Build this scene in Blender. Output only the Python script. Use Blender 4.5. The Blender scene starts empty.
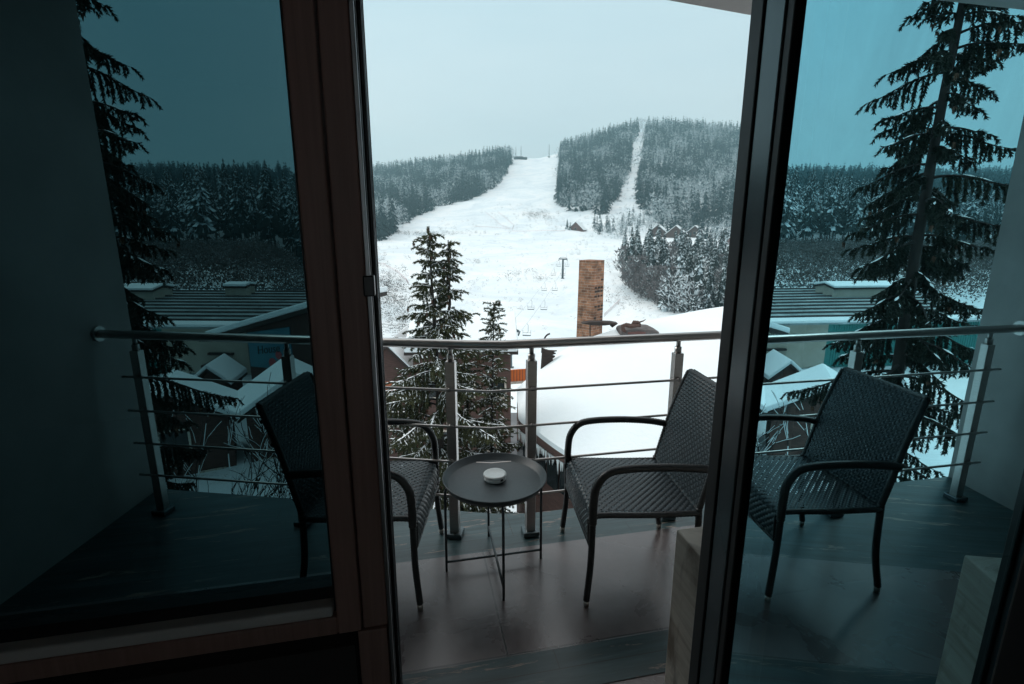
import bpy, bmesh, math, random
import numpy as np
from mathutils import Vector, Matrix, noise as mnoise

scn = bpy.context.scene
COL = scn.collection
R = math.radians
random.seed(7)
HAZE = True

# ------------------------------------------------------------------ camera
PITCH = R(12.7); EYE = 1.5; FPX = 500.0
cam_d = bpy.data.cameras.new('camera'); cam = bpy.data.objects.new('camera', cam_d)
COL.objects.link(cam); scn.camera = cam
cam.location = (0, 0, EYE); cam.rotation_euler = (R(90) - PITCH, 0, 0)
cam_d.sensor_width = 36.0; cam_d.lens = FPX * 36.0 / 1024.0
cam_d.clip_start = 0.02; cam_d.clip_end = 9000

def ray(px, py):
    u = (px - 512) / FPX; v = (py - 342) / FPX
    c, s = math.cos(PITCH), math.sin(PITCH)
    return Vector((u, c - v * s, -s - v * c))
def at(px, py, Y):
    d = ray(px, py); return Vector((0, 0, EYE)) + d * (Y / d.y)
def slope(py):
    d = ray(512, py); return d.z / d.y

# ------------------------------------------------------------------ materials
def mat(name):
    m = bpy.data.materials.new(name); m.use_nodes = True
    nt = m.node_tree; nt.nodes.clear()
    out = nt.nodes.new('ShaderNodeOutputMaterial')
    b = nt.nodes.new('ShaderNodeBsdfPrincipled')
    nt.links.new(b.outputs[0], out.inputs['Surface'])
    return m, nt, b, out
def N(nt, t, **kw):
    n = nt.nodes.new(t)
    for k, v in kw.items(): setattr(n, k, v)
    return n
def L(nt, a, b): nt.links.new(a, b)
def ramp(nt, fac, stops):
    r = N(nt, 'ShaderNodeValToRGB'); L(nt, fac, r.inputs[0])
    el = r.color_ramp.elements
    while len(el) < len(stops): el.new(0.5)
    for e, (p, c) in zip(el, stops):
        e.position = p; e.color = (c[0], c[1], c[2], 1) if not isinstance(c, (int, float)) else (c, c, c, 1)
    return r
def noise(nt, scale, detail=4, vec=None, rough=0.55, dist=0.0):
    n = N(nt, 'ShaderNodeTexNoise'); n.inputs['Scale'].default_value = scale
    n.inputs['Detail'].default_value = detail; n.inputs['Roughness'].default_value = rough
    n.inputs['Distortion'].default_value = dist
    if vec is not None: L(nt, vec, n.inputs['Vector'])
    return n
def bump(nt, b, h, strength=0.2, dist=0.01):
    bp = N(nt, 'ShaderNodeBump'); bp.inputs['Strength'].default_value = strength
    bp.inputs['Distance'].default_value = dist
    L(nt, h, bp.inputs['Height']); L(nt, bp.outputs[0], b.inputs['Normal']); return bp
def coords(nt, kind='Object', scale=(1, 1, 1), rot=(0, 0, 0), loc=(0, 0, 0)):
    tc = N(nt, 'ShaderNodeTexCoord'); mp = N(nt, 'ShaderNodeMapping')
    mp.inputs['Scale'].default_value = scale; mp.inputs['Rotation'].default_value = rot
    mp.inputs['Location'].default_value = loc
    L(nt, tc.outputs[kind], mp.inputs[0]); return mp.outputs[0]
def mixc(nt, fac, a, b, mode='MIX'):
    m = N(nt, 'ShaderNodeMix', data_type='RGBA', blend_type=mode)
    for sock, val in ((m.inputs[0], fac), (m.inputs[6], a), (m.inputs[7], b)):
        if isinstance(val, (int, float)): sock.default_value = val
        elif isinstance(val, tuple): sock.default_value = (*val[:3], 1)
        else: L(nt, val, sock)
    return m.outputs[2]
def simple(name, c1, c2, scale=6, rough=0.6, metal=0, bmp=0.15, bdist=0.004, detail=5, kind='Object', vs=(1, 1, 1), spec=0.5, rough2=None):
    m, nt, b, o = mat(name)
    v = coords(nt, kind, vs)
    n = noise(nt, scale, detail, v)
    r = ramp(nt, n.outputs[0], [(0.3, c1), (0.7, c2)])
    L(nt, r.outputs[0], b.inputs['Base Color'])
    b.inputs['Metallic'].default_value = metal
    b.inputs['Specular IOR Level'].default_value = spec
    if rough2 is None: b.inputs['Roughness'].default_value = rough
    else:
        rr = ramp(nt, n.outputs[0], [(0.3, rough), (0.7, rough2)]); L(nt, rr.outputs[0], b.inputs['Roughness'])
    if bmp: bump(nt, b, n.outputs[0], bmp, bdist)
    return m
M = {}
def snow_on_top(name, cols, scale, lo, hi, nscale, snowc=(0.80, 0.84, 0.86), rough=0.75, thr_noise=0.5, trans=0.0):
    """a material whose own colour gives way to lying snow where the surface faces up"""
    m, nt, b, o = mat(name)
    v = coords(nt, 'Object')
    n = noise(nt, scale, 3, v)
    r = ramp(nt, n.outputs[0], [(0.3, cols[0]), (0.7, cols[1])])
    g = N(nt, 'ShaderNodeNewGeometry'); sx = N(nt, 'ShaderNodeSeparateXYZ'); L(nt, g.outputs['True Normal'], sx.inputs[0])
    ab = N(nt, 'ShaderNodeMath', operation='ABSOLUTE'); L(nt, sx.outputs[2], ab.inputs[0])
    n2 = noise(nt, nscale, 2, v)
    ad = N(nt, 'ShaderNodeMath', operation='MULTIPLY_ADD'); L(nt, n2.outputs[0], ad.inputs[0])
    ad.inputs[1].default_value = thr_noise * 2; L(nt, ab.outputs[0], ad.inputs[2])
    f = ramp(nt, ad.outputs[0], [(lo, 0.0), (hi, 1.0)])
    c = mixc(nt, f.outputs[0], r.outputs[0], snowc)
    L(nt, c, b.inputs['Base Color']); b.inputs['Roughness'].default_value = rough
    b.inputs['Specular IOR Level'].default_value = 0.2
    return m

def make_materials():
    # snow
    m, nt, b, o = mat('snow')
    v = coords(nt, 'Object')
    n1 = noise(nt, 0.35, 5, v); n2 = noise(nt, 9, 4, v)
    c = ramp(nt, n1.outputs[0], [(0.3, (0.80, 0.845, 0.87)), (0.65, (0.86, 0.88, 0.885))])
    L(nt, c.outputs[0], b.inputs['Base Color']); b.inputs['Roughness'].default_value = 0.7
    b.inputs['Specular IOR Level'].default_value = 0.25
    mm = N(nt, 'ShaderNodeMath', operation='ADD'); L(nt, n1.outputs[0], mm.inputs[0])
    m2 = N(nt, 'ShaderNodeMath', operation='MULTIPLY'); L(nt, n2.outputs[0], m2.inputs[0]); m2.inputs[1].default_value = 0.12
    L(nt, m2.outputs[0], mm.inputs[1]); bump(nt, b, mm.outputs[0], 0.25, 0.25)
    M['snow'] = m
    # snowy ground with thin spots where dry grass and soil show through
    m, nt, b, o = mat('snow_field')
    v = coords(nt, 'Object')
    n1 = noise(nt, 0.03, 8, v, 0.68, 0.8); n2 = noise(nt, 0.16, 7, v, 0.72, 0.6); n3 = noise(nt, 0.9, 5, v, 0.75)
    c = ramp(nt, n1.outputs[0], [(0.32, (0.66, 0.72, 0.76)), (0.5, (0.80, 0.84, 0.86)), (0.6, (0.87, 0.88, 0.885))])
    mu = N(nt, 'ShaderNodeMath', operation='MULTIPLY'); L(nt, n2.outputs[0], mu.inputs[0]); L(nt, n3.outputs[0], mu.inputs[1])
    f = ramp(nt, mu.outputs[0], [(0.335, 0.0), (0.40, 0.8)])
    cc = mixc(nt, f.outputs[0], c.outputs[0], (0.16, 0.13, 0.11))
    L(nt, cc, b.inputs['Base Color']); b.inputs['Roughness'].default_value = 0.75
    b.inputs['Specular IOR Level'].default_value = 0.2
    bump(nt, b, n2.outputs[0], 0.5, 0.5)
    M['snow_field'] = m
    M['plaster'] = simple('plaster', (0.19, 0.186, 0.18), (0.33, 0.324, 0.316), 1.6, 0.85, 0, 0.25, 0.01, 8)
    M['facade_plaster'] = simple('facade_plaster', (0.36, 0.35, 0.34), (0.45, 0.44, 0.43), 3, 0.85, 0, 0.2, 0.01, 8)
    M['soffit'] = simple('soffit', (0.30, 0.28, 0.27), (0.36, 0.34, 0.33), 4, 0.8, 0, 0.1)
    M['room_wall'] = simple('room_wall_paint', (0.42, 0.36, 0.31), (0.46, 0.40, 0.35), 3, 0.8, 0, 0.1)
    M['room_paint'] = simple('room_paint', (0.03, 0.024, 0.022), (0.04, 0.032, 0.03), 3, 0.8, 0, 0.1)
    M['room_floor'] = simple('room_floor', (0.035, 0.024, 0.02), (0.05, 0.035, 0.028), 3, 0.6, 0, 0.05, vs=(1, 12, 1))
    # brushed stainless steel
    m, nt, b, o = mat('brushed_steel')
    v = coords(nt, 'Object', (4, 4, 120)); n = noise(nt, 8, 4, v)
    r = ramp(nt, n.outputs[0], [(0.3, (0.40, 0.375, 0.36)), (0.7, (0.54, 0.51, 0.495))]); L(nt, r.outputs[0], b.inputs['Base Color'])
    b.inputs['Metallic'].default_value = 1; rr = ramp(nt, n.outputs[0], [(0.3, 0.28), (0.7, 0.42)]); L(nt, rr.outputs[0], b.inputs['Roughness'])
    M['steel'] = m
    # red brown wood grain foil of the window frames
    m, nt, b, o = mat('brown_wood')
    v = coords(nt, 'Object', (60, 60, 2.2)); n = noise(nt, 1.6, 6, v, 0.6, 0.4)
    r = ramp(nt, n.outputs[0], [(0.25, (0.24, 0.135, 0.110)), (0.75, (0.36, 0.205, 0.172))]); L(nt, r.outputs[0], b.inputs['Base Color'])
    b.inputs['Roughness'].default_value = 0.5; bump(nt, b, n.outputs[0], 0.12, 0.002)
    M['brown_wood'] = m
    M['bead'] = simple('glazing_bead_grey', (0.52, 0.48, 0.46), (0.62, 0.57, 0.54), 8, 0.5, 0, 0.05)
    M['rubber'] = simple('black_rubber', (0.006, 0.006, 0.007), (0.011, 0.011, 0.012), 30, 0.5, 0, 0.05)
    M['black_metal'] = simple('black_frame_metal', (0.010, 0.010, 0.011), (0.016, 0.016, 0.017), 20, 0.32, 0, 0.05)
    M['slate_metal'] = simple('slate_frame_metal', (0.055, 0.08, 0.09), (0.08, 0.11, 0.122), 7, 0.22, 0.3, 0.05, vs=(1, 1, 0.2))
    M['aluminium'] = simple('aluminium', (0.36, 0.36, 0.37), (0.46, 0.46, 0.47), 15, 0.4, 0.9, 0.05)
    # solar control glass: weak teal see-through, strong teal mirror
    m = bpy.data.materials.new('solar_glass'); m.use_nodes = True; nt = m.node_tree; nt.nodes.clear()
    o = N(nt, 'ShaderNodeOutputMaterial'); a = N(nt, 'ShaderNodeAddShader')
    t = N(nt, 'ShaderNodeBsdfTransparent'); g = N(nt, 'ShaderNodeBsdfGlossy')
    t.inputs[0].default_value = (0.060, 0.120, 0.134, 1)
    v = coords(nt, 'Object'); n = noise(nt, 1.7, 2, v); bp = N(nt, 'ShaderNodeBump')
    bp.inputs['Strength'].default_value = 0.012; bp.inputs['Distance'].default_value = 0.02
    L(nt, n.outputs[0], bp.inputs['Height']); L(nt, bp.outputs[0], g.inputs['Normal'])
    ge = N(nt, 'ShaderNodeNewGeometry'); sm_n = noise(nt, 3.2, 7, coords(nt, 'Object', (1, 1, .35)), .7, 1.2); sm_r = ramp(nt, sm_n.outputs[0], [(.35, .86), (.7, 1.06)]); L(nt, mixc(nt, 1.0, mixc(nt, ge.outputs['Backfacing'], (0.33, 0.60, 0.67), (0.030, 0.034, 0.035)), sm_r.outputs[0], 'MULTIPLY'), g.inputs['Color']); g.inputs['Roughness'].default_value = 0.0
    L(nt, t.outputs[0], a.inputs[0]); L(nt, g.outputs[0], a.inputs[1]); L(nt, a.outputs[0], o.inputs[0])
    M['glass'] = m
    M['wicker'] = simple('dark_wicker', (0.012, 0.020, 0.025), (0.028, 0.043, 0.052), 40, 0.36, 0, 0.2, 0.002, vs=(1, 1, 1))
    M['chair_tube'] = simple('dark_wrapped_tube', (0.012, 0.014, 0.015), (0.022, 0.025, 0.027), 40, 0.42, 0, 0.1)
    M['glide'] = simple('glide_metal', (0.45, 0.43, 0.41), (0.55, 0.53, 0.50), 20, 0.35, 0.9, 0.02)
    M['table_metal'] = simple('charcoal_powder_coat', (0.034, 0.046, 0.052), (0.044, 0.057, 0.064), 60, 0.45, 0, 0.06, 0.001)
    M['ceramic'] = simple('white_ceramic', (0.68, 0.72, 0.72), (0.78, 0.81, 0.81), 14, 0.35, 0, 0.03)
    # grey porcelain tile with thin joints (object space = facade axes)
    m, nt, b, o = mat('grey_porcelain')
    v = coords(nt, 'Object')
    n = noise(nt, 2.6, 8, v, 0.6, 0.5); n2 = noise(nt, 30, 3, v)
    r = ramp(nt, n.outputs[0], [(0.25, (0.060, 0.047, 0.047)), (0.5, (0.100, 0.082, 0.082)), (0.78, (0.165, 0.140, 0.139))])
    br = N(nt, 'ShaderNodeTexBrick'); vb = coords(nt, 'Object', (1, 1, 1), (0, 0, 0), (-0.132 + 6, -0.725 + 6.2, 0)); L(nt, vb, br.inputs['Vector'])
    br.offset = 0.0; br.squash = 1.0
    br.inputs['Scale'].default_value = 1.0; br.inputs['Mortar Size'].default_value = 0.0045; br.inputs['Mortar Smooth'].default_value = 0.3
    br.inputs['Brick Width'].default_value = 1.2; br.inputs['Row Height'].default_value = 0.62
    c = mixc(nt, br.outputs['Fac'], r.outputs[0], (0.03, 0.027, 0.026)); L(nt, c, b.inputs['Base Color'])
    rr = ramp(nt, n.outputs[0], [(0.3, 0.20), (0.7, 0.38)]); L(nt, rr.outputs[0], b.inputs['Roughness'])
    b.inputs['Specular IOR Level'].default_value = 0.9
    inv = N(nt, 'ShaderNodeMath', operation='MULTIPLY_ADD'); L(nt, br.outputs['Fac'], inv.inputs[0]); inv.inputs[1].default_value = -1
    L(nt, n2.outputs[0], inv.inputs[2]); bump(nt, b, inv.outputs[0], 0.25, 0.002)
    M['tile'] = m
    # dark teal worn plank tile with pale scuffs
    m, nt, b, o = mat('teal_plank_tile')
    v = coords(nt, 'Object', (2.2, 26, 1)); n = noise(nt, 1.0, 8, v, 0.65, 0.5)
    v2 = coords(nt, 'Object', (2.4, 16, 1), loc=(3.1, 7.7, 0)); n2 = noise(nt, 1.1, 7, v2, 0.7, 0.9)
    r = ramp(nt, n.outputs[0], [(0.25, (0.006, 0.017, 0.019)), (0.5, (0.020, 0.046, 0.051)), (0.72, (0.050, 0.085, 0.092)), (0.85, (0.09, 0.135, 0.14))])
    f = ramp(nt, n2.outputs[0], [(0.585, 0.0), (0.63, 0.85)])
    br = N(nt, 'ShaderNodeTexBrick'); vb = coords(nt, 'Object', loc=(6.3, 8.57, 0)); L(nt, vb, br.inputs['Vector'])
    br.inputs['Scale'].default_value = 1.0; br.inputs['Mortar Size'].default_value = 0.002
    br.inputs['Brick Width'].default_value = 1.2; br.inputs['Row Height'].default_value = 0.2
    c = mixc(nt, f.outputs[0], r.outputs[0], (0.25, 0.18, 0.145)); c2 = mixc(nt, br.outputs['Fac'], c, (0.012, 0.015, 0.016)); L(nt, c2, b.inputs['Base Color'])
    b.inputs['Roughness'].default_value = 0.37; b.inputs['Specular IOR Level'].default_value = 0.5
    bump(nt, b, n.outputs[0], 0.2, 0.004)
    M['plank_tile'] = m
    # pale weathered plank look on the low walls
    m, nt, b, o = mat('pale_plank_cladding')
    v = coords(nt, 'Object', (3, 3, 26)); n = noise(nt, 1.3, 8, v, 0.65, 0.8)
    v2 = coords(nt, 'Object', (5, 5, 2)); n2 = noise(nt, 2.0, 6, v2, 0.6, 0.5)
    r = ramp(nt, n.outputs[0], [(0.25, (0.36, 0.285, 0.225)), (0.5, (0.60, 0.52, 0.445)), (0.8, (0.74, 0.68, 0.60))])
    f = ramp(nt, n2.outputs[0], [(0.52, 0.0), (0.66, 0.75)])
    c = mixc(nt, f.outputs[0], r.outputs[0], (0.13, 0.088, 0.062)); L(nt, c, b.inputs['Base Color'])
    b.inputs['Roughness'].default_value = 0.6; bump(nt, b, n.outputs[0], 0.3, 0.004)
    M['pale_plank'] = m
    # trees
    M['needles'] = simple('needles', (0.026, 0.034, 0.016), (0.085, 0.088, 0.038), 1.4, 0.6, 0, 0, spec=0.25)
    M['dark_needles'] = simple('dark_needles', (0.008, 0.013, 0.010), (0.024, 0.032, 0.021), 1.4, 0.6, 0, 0, spec=0.25)
    M['cones'] = simple('brown_cones', (0.06, 0.03, 0.018), (0.14, 0.07, 0.04), 3, 0.7, 0, 0)
    M['bark'] = simple('bark', (0.010, 0.008, 0.007), (0.028, 0.021, 0.018), 10, 0.9, 0, 0.6, 0.02, vs=(1, 1, 0.25))
    M['twig'] = snow_on_top('snowy_twig', ((0.03, 0.02, 0.016), (0.07, 0.05, 0.04)), 3, 0.95, 1.15, 2.2)
    M['mid_needles'] = snow_on_top('frosted_needles', ((0.007, 0.014, 0.013), (0.024, 0.036, 0.033)), 0.5, 0.975, 1.36, 0.9, (0.60, 0.68, 0.71))
    M['wood_needles'] = snow_on_top('snow_dusted_needles', ((0.003, 0.016, 0.019), (0.011, 0.036, 0.042)), 0.3, 1.08, 1.38, 0.11, (0.56, 0.70, 0.75))
    M['frosted_twigs'] = simple('frosted_twigs', (0.22, 0.25, 0.265), (0.62, 0.68, 0.70), 0.6, 0.8, 0, 0)
    M['brown_twigs'] = simple('brown_twigs', (0.075, 0.058, 0.055), (0.25, 0.24, 0.245), 0.5, 0.8, 0, 0)
    M['scrub'] = simple('scrub_twigs', (0.030, 0.024, 0.021), (0.085, 0.070, 0.062), 0.4, 0.85, 0, 0)
    # buildings
    M['brown_timber'] = simple('brown_timber', (0.055, 0.027, 0.022), (0.115, 0.058, 0.046), 3, 0.75, 0, 0.5, 0.03, vs=(1, 1, 9))
    M['red_timber'] = simple('red_brown_timber', (0.12, 0.052, 0.045), (0.19, 0.090, 0.078), 2, 0.75, 0, 0.4, 0.03, vs=(1, 1, 4))
    M['dark_timber'] = simple('dark_timber', (0.020, 0.013, 0.011), (0.045, 0.030, 0.025), 5, 0.75, 0, 0.4, 0.02, vs=(1, 1, 6))
    M['shingle'] = simple('grey_brown_shingle', (0.07, 0.058, 0.056), (0.15, 0.125, 0.12), 6, 0.85, 0, 0.7, 0.03)
    M['beige_wall'] = simple('beige_render', (0.36, 0.31, 0.25), (0.47, 0.42, 0.36), 0.7, 0.85, 0, 0.2)
    M['teal_wall'] = simple('teal_cladding', (0.018, 0.16, 0.15), (0.028, 0.22, 0.205), 0.5, 0.5, 0, 0.05)
    M['teal_poster'] = simple('teal_banner', (0.03, 0.17, 0.24), (0.07, 0.29, 0.35), 0.5, 0.6, 0, 0)
    M['pink_ink'] = simple('red_pink_ink', (0.42, 0.06, 0.07), (0.55, 0.10, 0.11), 1, 0.6, 0, 0)
    M['dark_ink'] = simple('dark_ink', (0.015, 0.02, 0.02), (0.025, 0.03, 0.03), 1, 0.6, 0, 0)
    M['green_ink'] = simple('green_ink', (0.03, 0.08, 0.05), (0.05, 0.12, 0.07), 1, 0.6, 0, 0)
    M['window_dark'] = simple('dark_window', (0.012, 0.016, 0.018), (0.02, 0.026, 0.028), 2, 0.15, 0, 0)
    M['orange'] = simple('orange_panel', (0.66, 0.14, 0.022), (0.80, 0.19, 0.030), 3, 0.55, 0, 0)
    M['orange_dark'] = simple('rusty_orange', (0.30, 0.08, 0.03), (0.42, 0.11, 0.04), 3, 0.6, 0, 0)
    M['road'] = simple('wet_asphalt', (0.10, 0.10, 0.105), (0.17, 0.17, 0.175), 0.8, 0.55, 0, 0.1)
    M['lift_steel'] = simple('lift_steel', (0.055, 0.08, 0.09), (0.09, 0.115, 0.125), 2, 0.5, 0.2, 0)
    M['rope_red'] = simple('faded_red_net', (0.50, 0.20, 0.21), (0.62, 0.30, 0.31), 0.5, 0.8, 0, 0)
    # ribbed metal roof, thin snow left between the ribs
    m, nt, b, o = mat('ribbed_metal')
    v = coords(nt, 'Object'); n = noise(nt, 0.5, 5, v, 0.6)
    r = ramp(nt, n.outputs[0], [(0.32, (0.17, 0.215, 0.22)), (0.60, (0.32, 0.38, 0.39)), (0.72, (0.6, 0.64, 0.66))])
    L(nt, r.outputs[0], b.inputs['Base Color']); b.inputs['Roughness'].default_value = 0.5
    M['ribbed'] = m
    # chimney of brown stone bricks
    m, nt, b, o = mat('brown_stone_brick')
    tc = N(nt, 'ShaderNodeTexCoord'); sx = N(nt, 'ShaderNodeSeparateXYZ'); L(nt, tc.outputs['Object'], sx.inputs[0])
    ad = N(nt, 'ShaderNodeMath', operation='ADD'); L(nt, sx.outputs[0], ad.inputs[0]); L(nt, sx.outputs[1], ad.inputs[1])
    cx = N(nt, 'ShaderNodeCombineXYZ'); L(nt, ad.outputs[0], cx.inputs[0]); L(nt, sx.outputs[2], cx.inputs[1])
    br = N(nt, 'ShaderNodeTexBrick'); L(nt, cx.outputs[0], br.inputs['Vector']); br.inputs['Scale'].default_value = 1
    br.inputs['Brick Width'].default_value = 0.25; br.inputs['Row Height'].default_value = 0.088; br.inputs['Mortar Size'].default_value = 0.010
    br.inputs['Color1'].default_value = (0.42, 0.195, 0.11, 1); br.inputs['Color2'].default_value = (0.22, 0.10, 0.06, 1)
    br.inputs['Mortar'].default_value = (0.36, 0.26, 0.20, 1); br.inputs['Bias'].default_value = 0.0
    n = noise(nt, 5, 5, tc.outputs['Object']); r = ramp(nt, n.outputs[0], [(0.3, 0.45), (0.7, 1.3)])
    c = mixc(nt, 1.0, br.outputs['Color'], r.outputs[0], 'MULTIPLY'); L(nt, c, b.inputs['Base Color']); b.inputs['Roughness'].default_value = 0.9
    inv = N(nt, 'ShaderNodeMath', operation='SUBTRACT'); inv.inputs[0].default_value = 1; L(nt, br.outputs['Fac'], inv.inputs[1]); bump(nt, b, inv.outputs[0], 0.7, 0.02)
    M['brick'] = m
make_materials()

# ------------------------------------------------------------------ mesh helpers
class MB:
    def __init__(s): s.v = []; s.f = []; s.m = []
    def add(s, vs, fs, mi=0):
        o = len(s.v); s.v.extend([tuple(p) for p in vs]); s.f.extend([tuple(i + o for i in f) for f in fs]); s.m.extend([mi] * len(fs)); return s
    def box(s, x0, x1, y0, y1, z0, z1, mi=0, fn=None):
        vs = [(x, y, z) for z in (z0, z1) for y in (y0, y1) for x in (x0, x1)]
        if fn: vs = [fn(*p) for p in vs]
        return s.add(vs, [(0, 2, 3, 1), (4, 5, 7, 6), (0, 1, 5, 4), (2, 6, 7, 3), (0, 4, 6, 2), (1, 3, 7, 5)], mi)
    def tube(s, pts, r, n=8, mi=0, cap=True):
        pts = [Vector(p) for p in pts]; k = len(pts)
        rs = r if isinstance(r, (list, tuple)) else [r] * k
        ref = None; rings = []
        for i, p in enumerate(pts):
            t = (pts[min(i + 1, k - 1)] - pts[max(i - 1, 0)])
            if t.length < 1e-9: t = Vector((0, 0, 1))
            t.normalize()
            if ref is None:
                ref = t.cross(Vector((0, 0, 1)) if abs(t.z) < 0.9 else Vector((1, 0, 0))).normalized()
            else:
                ref = (ref - t * ref.dot(t))
                ref = ref.normalized() if ref.length > 1e-6 else t.orthogonal().normalized()
            b = t.cross(ref)
            rings.append([p + (ref * math.cos(2 * math.pi * j / n) + b * math.sin(2 * math.pi * j / n)) * rs[i] for j in range(n)])
        vs = [q for rg in rings for q in rg]; fs = []
        for i in range(k - 1):
            for j in range(n):
                a = i * n + j; c = i * n + (j + 1) % n
                fs.append((a, c, c + n, a + n))
        if cap:
            fs.append(tuple(range(n - 1, -1, -1))); fs.append(tuple(range((k - 1) * n, k * n)))
        return s.add(vs, fs, mi)
    def lathe(s, prof, n=32, c=(0, 0, 0), mi=0):
        vs = []; fs = []
        for (r, z) in prof:
            for j in range(n):
                a = 2 * math.pi * j / n; vs.append((c[0] + r * math.cos(a), c[1] + r * math.sin(a), c[2] + z))
        for i in range(len(prof) - 1):
            for j in range(n):
                a = i * n + j; b = i * n + (j + 1) % n; fs.append((a, b, b + n, a + n))
        return s.add(vs, fs, mi)
    def prism(s, poly, z0, z1, mi=0, fn=None):
        n = len(poly); vs = [(x, y, z0) for x, y in poly] + [(x, y, z1) for x, y in poly]
        if fn: vs = [fn(*p) for p in vs]
        fs = [tuple(range(n - 1, -1, -1)), tuple(range(n, 2 * n))] + [(i, (i + 1) % n, n + (i + 1) % n, n + i) for i in range(n)]
        return s.add(vs, fs, mi)
    def mesh(s, name, mats, smooth=False):
        me = bpy.data.meshes.new(name); me.from_pydata(s.v, [], s.f); 
        for m in (mats if isinstance(mats, (list, tuple)) else [mats]): me.materials.append(m)
        me.polygons.foreach_set('material_index', s.m)
        me.polygons.foreach_set('use_smooth', [smooth] * len(s.f)); me.update(); return me
    def build(s, name, mats, parent=None, smooth=False, bevel=0, loc=None, rotz=None, fixn=False):
        me = s.mesh(name, mats, smooth)
        if fixn:
            bm = bmesh.new(); bm.from_mesh(me); bmesh.ops.recalc_face_normals(bm, faces=bm.faces); bm.to_mesh(me); bm.free()
        return link(name, me, parent, bevel, loc, rotz)
def link(name, me, parent=None, bevel=0, loc=None, rotz=None):
    o = bpy.data.objects.new(name, me); COL.objects.link(o)
    if parent: o.parent = parent
    if loc is not None: o.location = loc
    if rotz is not None: o.rotation_euler = (0, 0, rotz)
    if bevel:
        b = o.modifiers.new('bevel', 'BEVEL'); b.width = bevel; b.segments = 2; b.limit_method = 'ANGLE'
        b.harden_normals = False
    return o
def np_mesh(name, V, F, mats, mi=None):
    """V (n,3), F (m,3) triangles or (m,4) quads"""
    me = bpy.data.meshes.new(name); k = F.shape[1]
    me.vertices.add(len(V)); me.vertices.foreach_set('co', V.astype(np.float32).ravel())
    me.loops.add(F.size); me.loops.foreach_set('vertex_index', F.astype(np.int32).ravel())
    me.polygons.add(len(F)); me.polygons.foreach_set('loop_start', np.arange(0, F.size, k, dtype=np.int32))
    for m in (mats if isinstance(mats, (list, tuple)) else [mats]): me.materials.append(m)
    if mi is not None: me.polygons.foreach_set('material_index', mi.astype(np.int32))
    me.update(calc_edges=True); me.validate(); return me
def tag(o, label=None, cat=None, group=None, kind=None):
    for k, v in (('label', label), ('category', cat), ('group', group), ('kind', kind)):
        if v: o[k] = v
    return o
def thing(name, label, cat, loc=(0, 0, 0), rotz=0, group=None):
    o = bpy.data.objects.new(name, None); COL.objects.link(o); o.location = loc; o.rotation_euler = (0, 0, rotz)
    o.empty_display_size = 0.1
    return tag(o, label, cat, group)
def copy_tree(o, parent=None):
    c = o.copy(); COL.objects.link(c)
    if parent: c.parent = parent
    for ch in list(o.children): copy_tree(ch, c)
    return c
def sm(x, a, b):
    t = min(1, max(0, (x - a) / (b - a))); return t * t * (3 - 2 * t)
# ------------------------------------------------------------------ facade axes: s along the wall, t out to the balcony
FA = math.atan(0.205); P0 = Vector((0, 0.775)); FE = Vector((math.cos(FA), math.sin(FA))); FN = Vector((-math.sin(FA), math.cos(FA)))
def F(s, t, z): p = P0 + FE * s + FN * t; return (p.x, p.y, z)
def F_inv(x, y): d = Vector((x, y)) - P0; return d.dot(FE), d.dot(FN)
XL, XR = -2.095, 2.75            # inner faces of the two side walls
TW = 0.205                       # thickness of the front wall
JL, JR = -0.215, 0.414           # door opening
# ---- balcony slab and floor
edge = [(XL, 2.70), (-0.10, 2.435), (0.10, 2.44), (XR, 2.98)]
rail = [(-2.094, 2.474), (-1.892, 2.447), (-1.085, 2.343), (-0.285, 2.240), (0.091, 2.255), (0.82, 2.400), (1.56, 2.548), (2.30, 2.696), (2.748, 2.785)]
def floor_poly(t0, t1, edge_pts=None, s0=-3.2, s1=3.6):
    """polygon in facade space between t0 and t1 clipped by the side walls (and by the balcony edge)"""
    def x_at(x, t): return (x + FN.x * -t - P0.x * 1) / FE.x if False else ((x - P0.x - FN.x * t) / FE.x)
    a = [(x_at(XL, t0), t0), (x_at(XR, t0), t0)]
    if edge_pts is None: b = [(x_at(XR, t1), t1), (x_at(XL, t1), t1)]
    else: b = [F_inv(*p) for p in reversed(edge_pts)]
    return a + b
def floor_sheet(name, t0, t1, z, m, edge_pts=None):
    poly = floor_poly(t0, t1, edge_pts); mb = MB()
    mb.add([(x, y, 0) for x, y in poly], [tuple(range(len(poly)))])
    o = mb.build(name, m, loc=(P0.x, P0.y, z), rotz=FA); tag(o, kind='structure'); return o
TI, TO, TB0, TB1 = TW, 1.33, 0.545, 0.715
floor_sheet('balcony_floor', TI, TO, 0.0, M['tile'])
floor_sheet('floor_plank_border', TB0, TB1, 0.003, M['plank_tile'])
floor_sheet('balcony_edge_border', TO, 0, 0.0, M['plank_tile'], edge)
mb = MB(); poly = [(p.x, p.y) for p in (Vector(F(-2.1, 0.21, 0)[:2]), Vector(F(2.75, 0.21, 0)[:2]))]
mb.prism([(XL, F(-2.1, .1, 0)[1]), (XR, F(2.75, .1, 0)[1])] + [(x, y) for x, y in reversed(edge)], -0.22, -0.006)
tag(mb.build('balcony_slab', M['soffit']), kind='structure')
mb = MB(); edge2 = [(XL, 2.79), (-0.10, 2.50), (0.10, 2.575), (XR, 3.53)]
mb.prism([(XL, F(-2.1, .1, 0)[1]), (XR, F(2.75, .1, 0)[1])] + [(x, y) for x, y in reversed(edge2)], 2.62, 2.82)
tag(mb.build('balcony_ceiling', M['soffit']), kind='structure')
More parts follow.
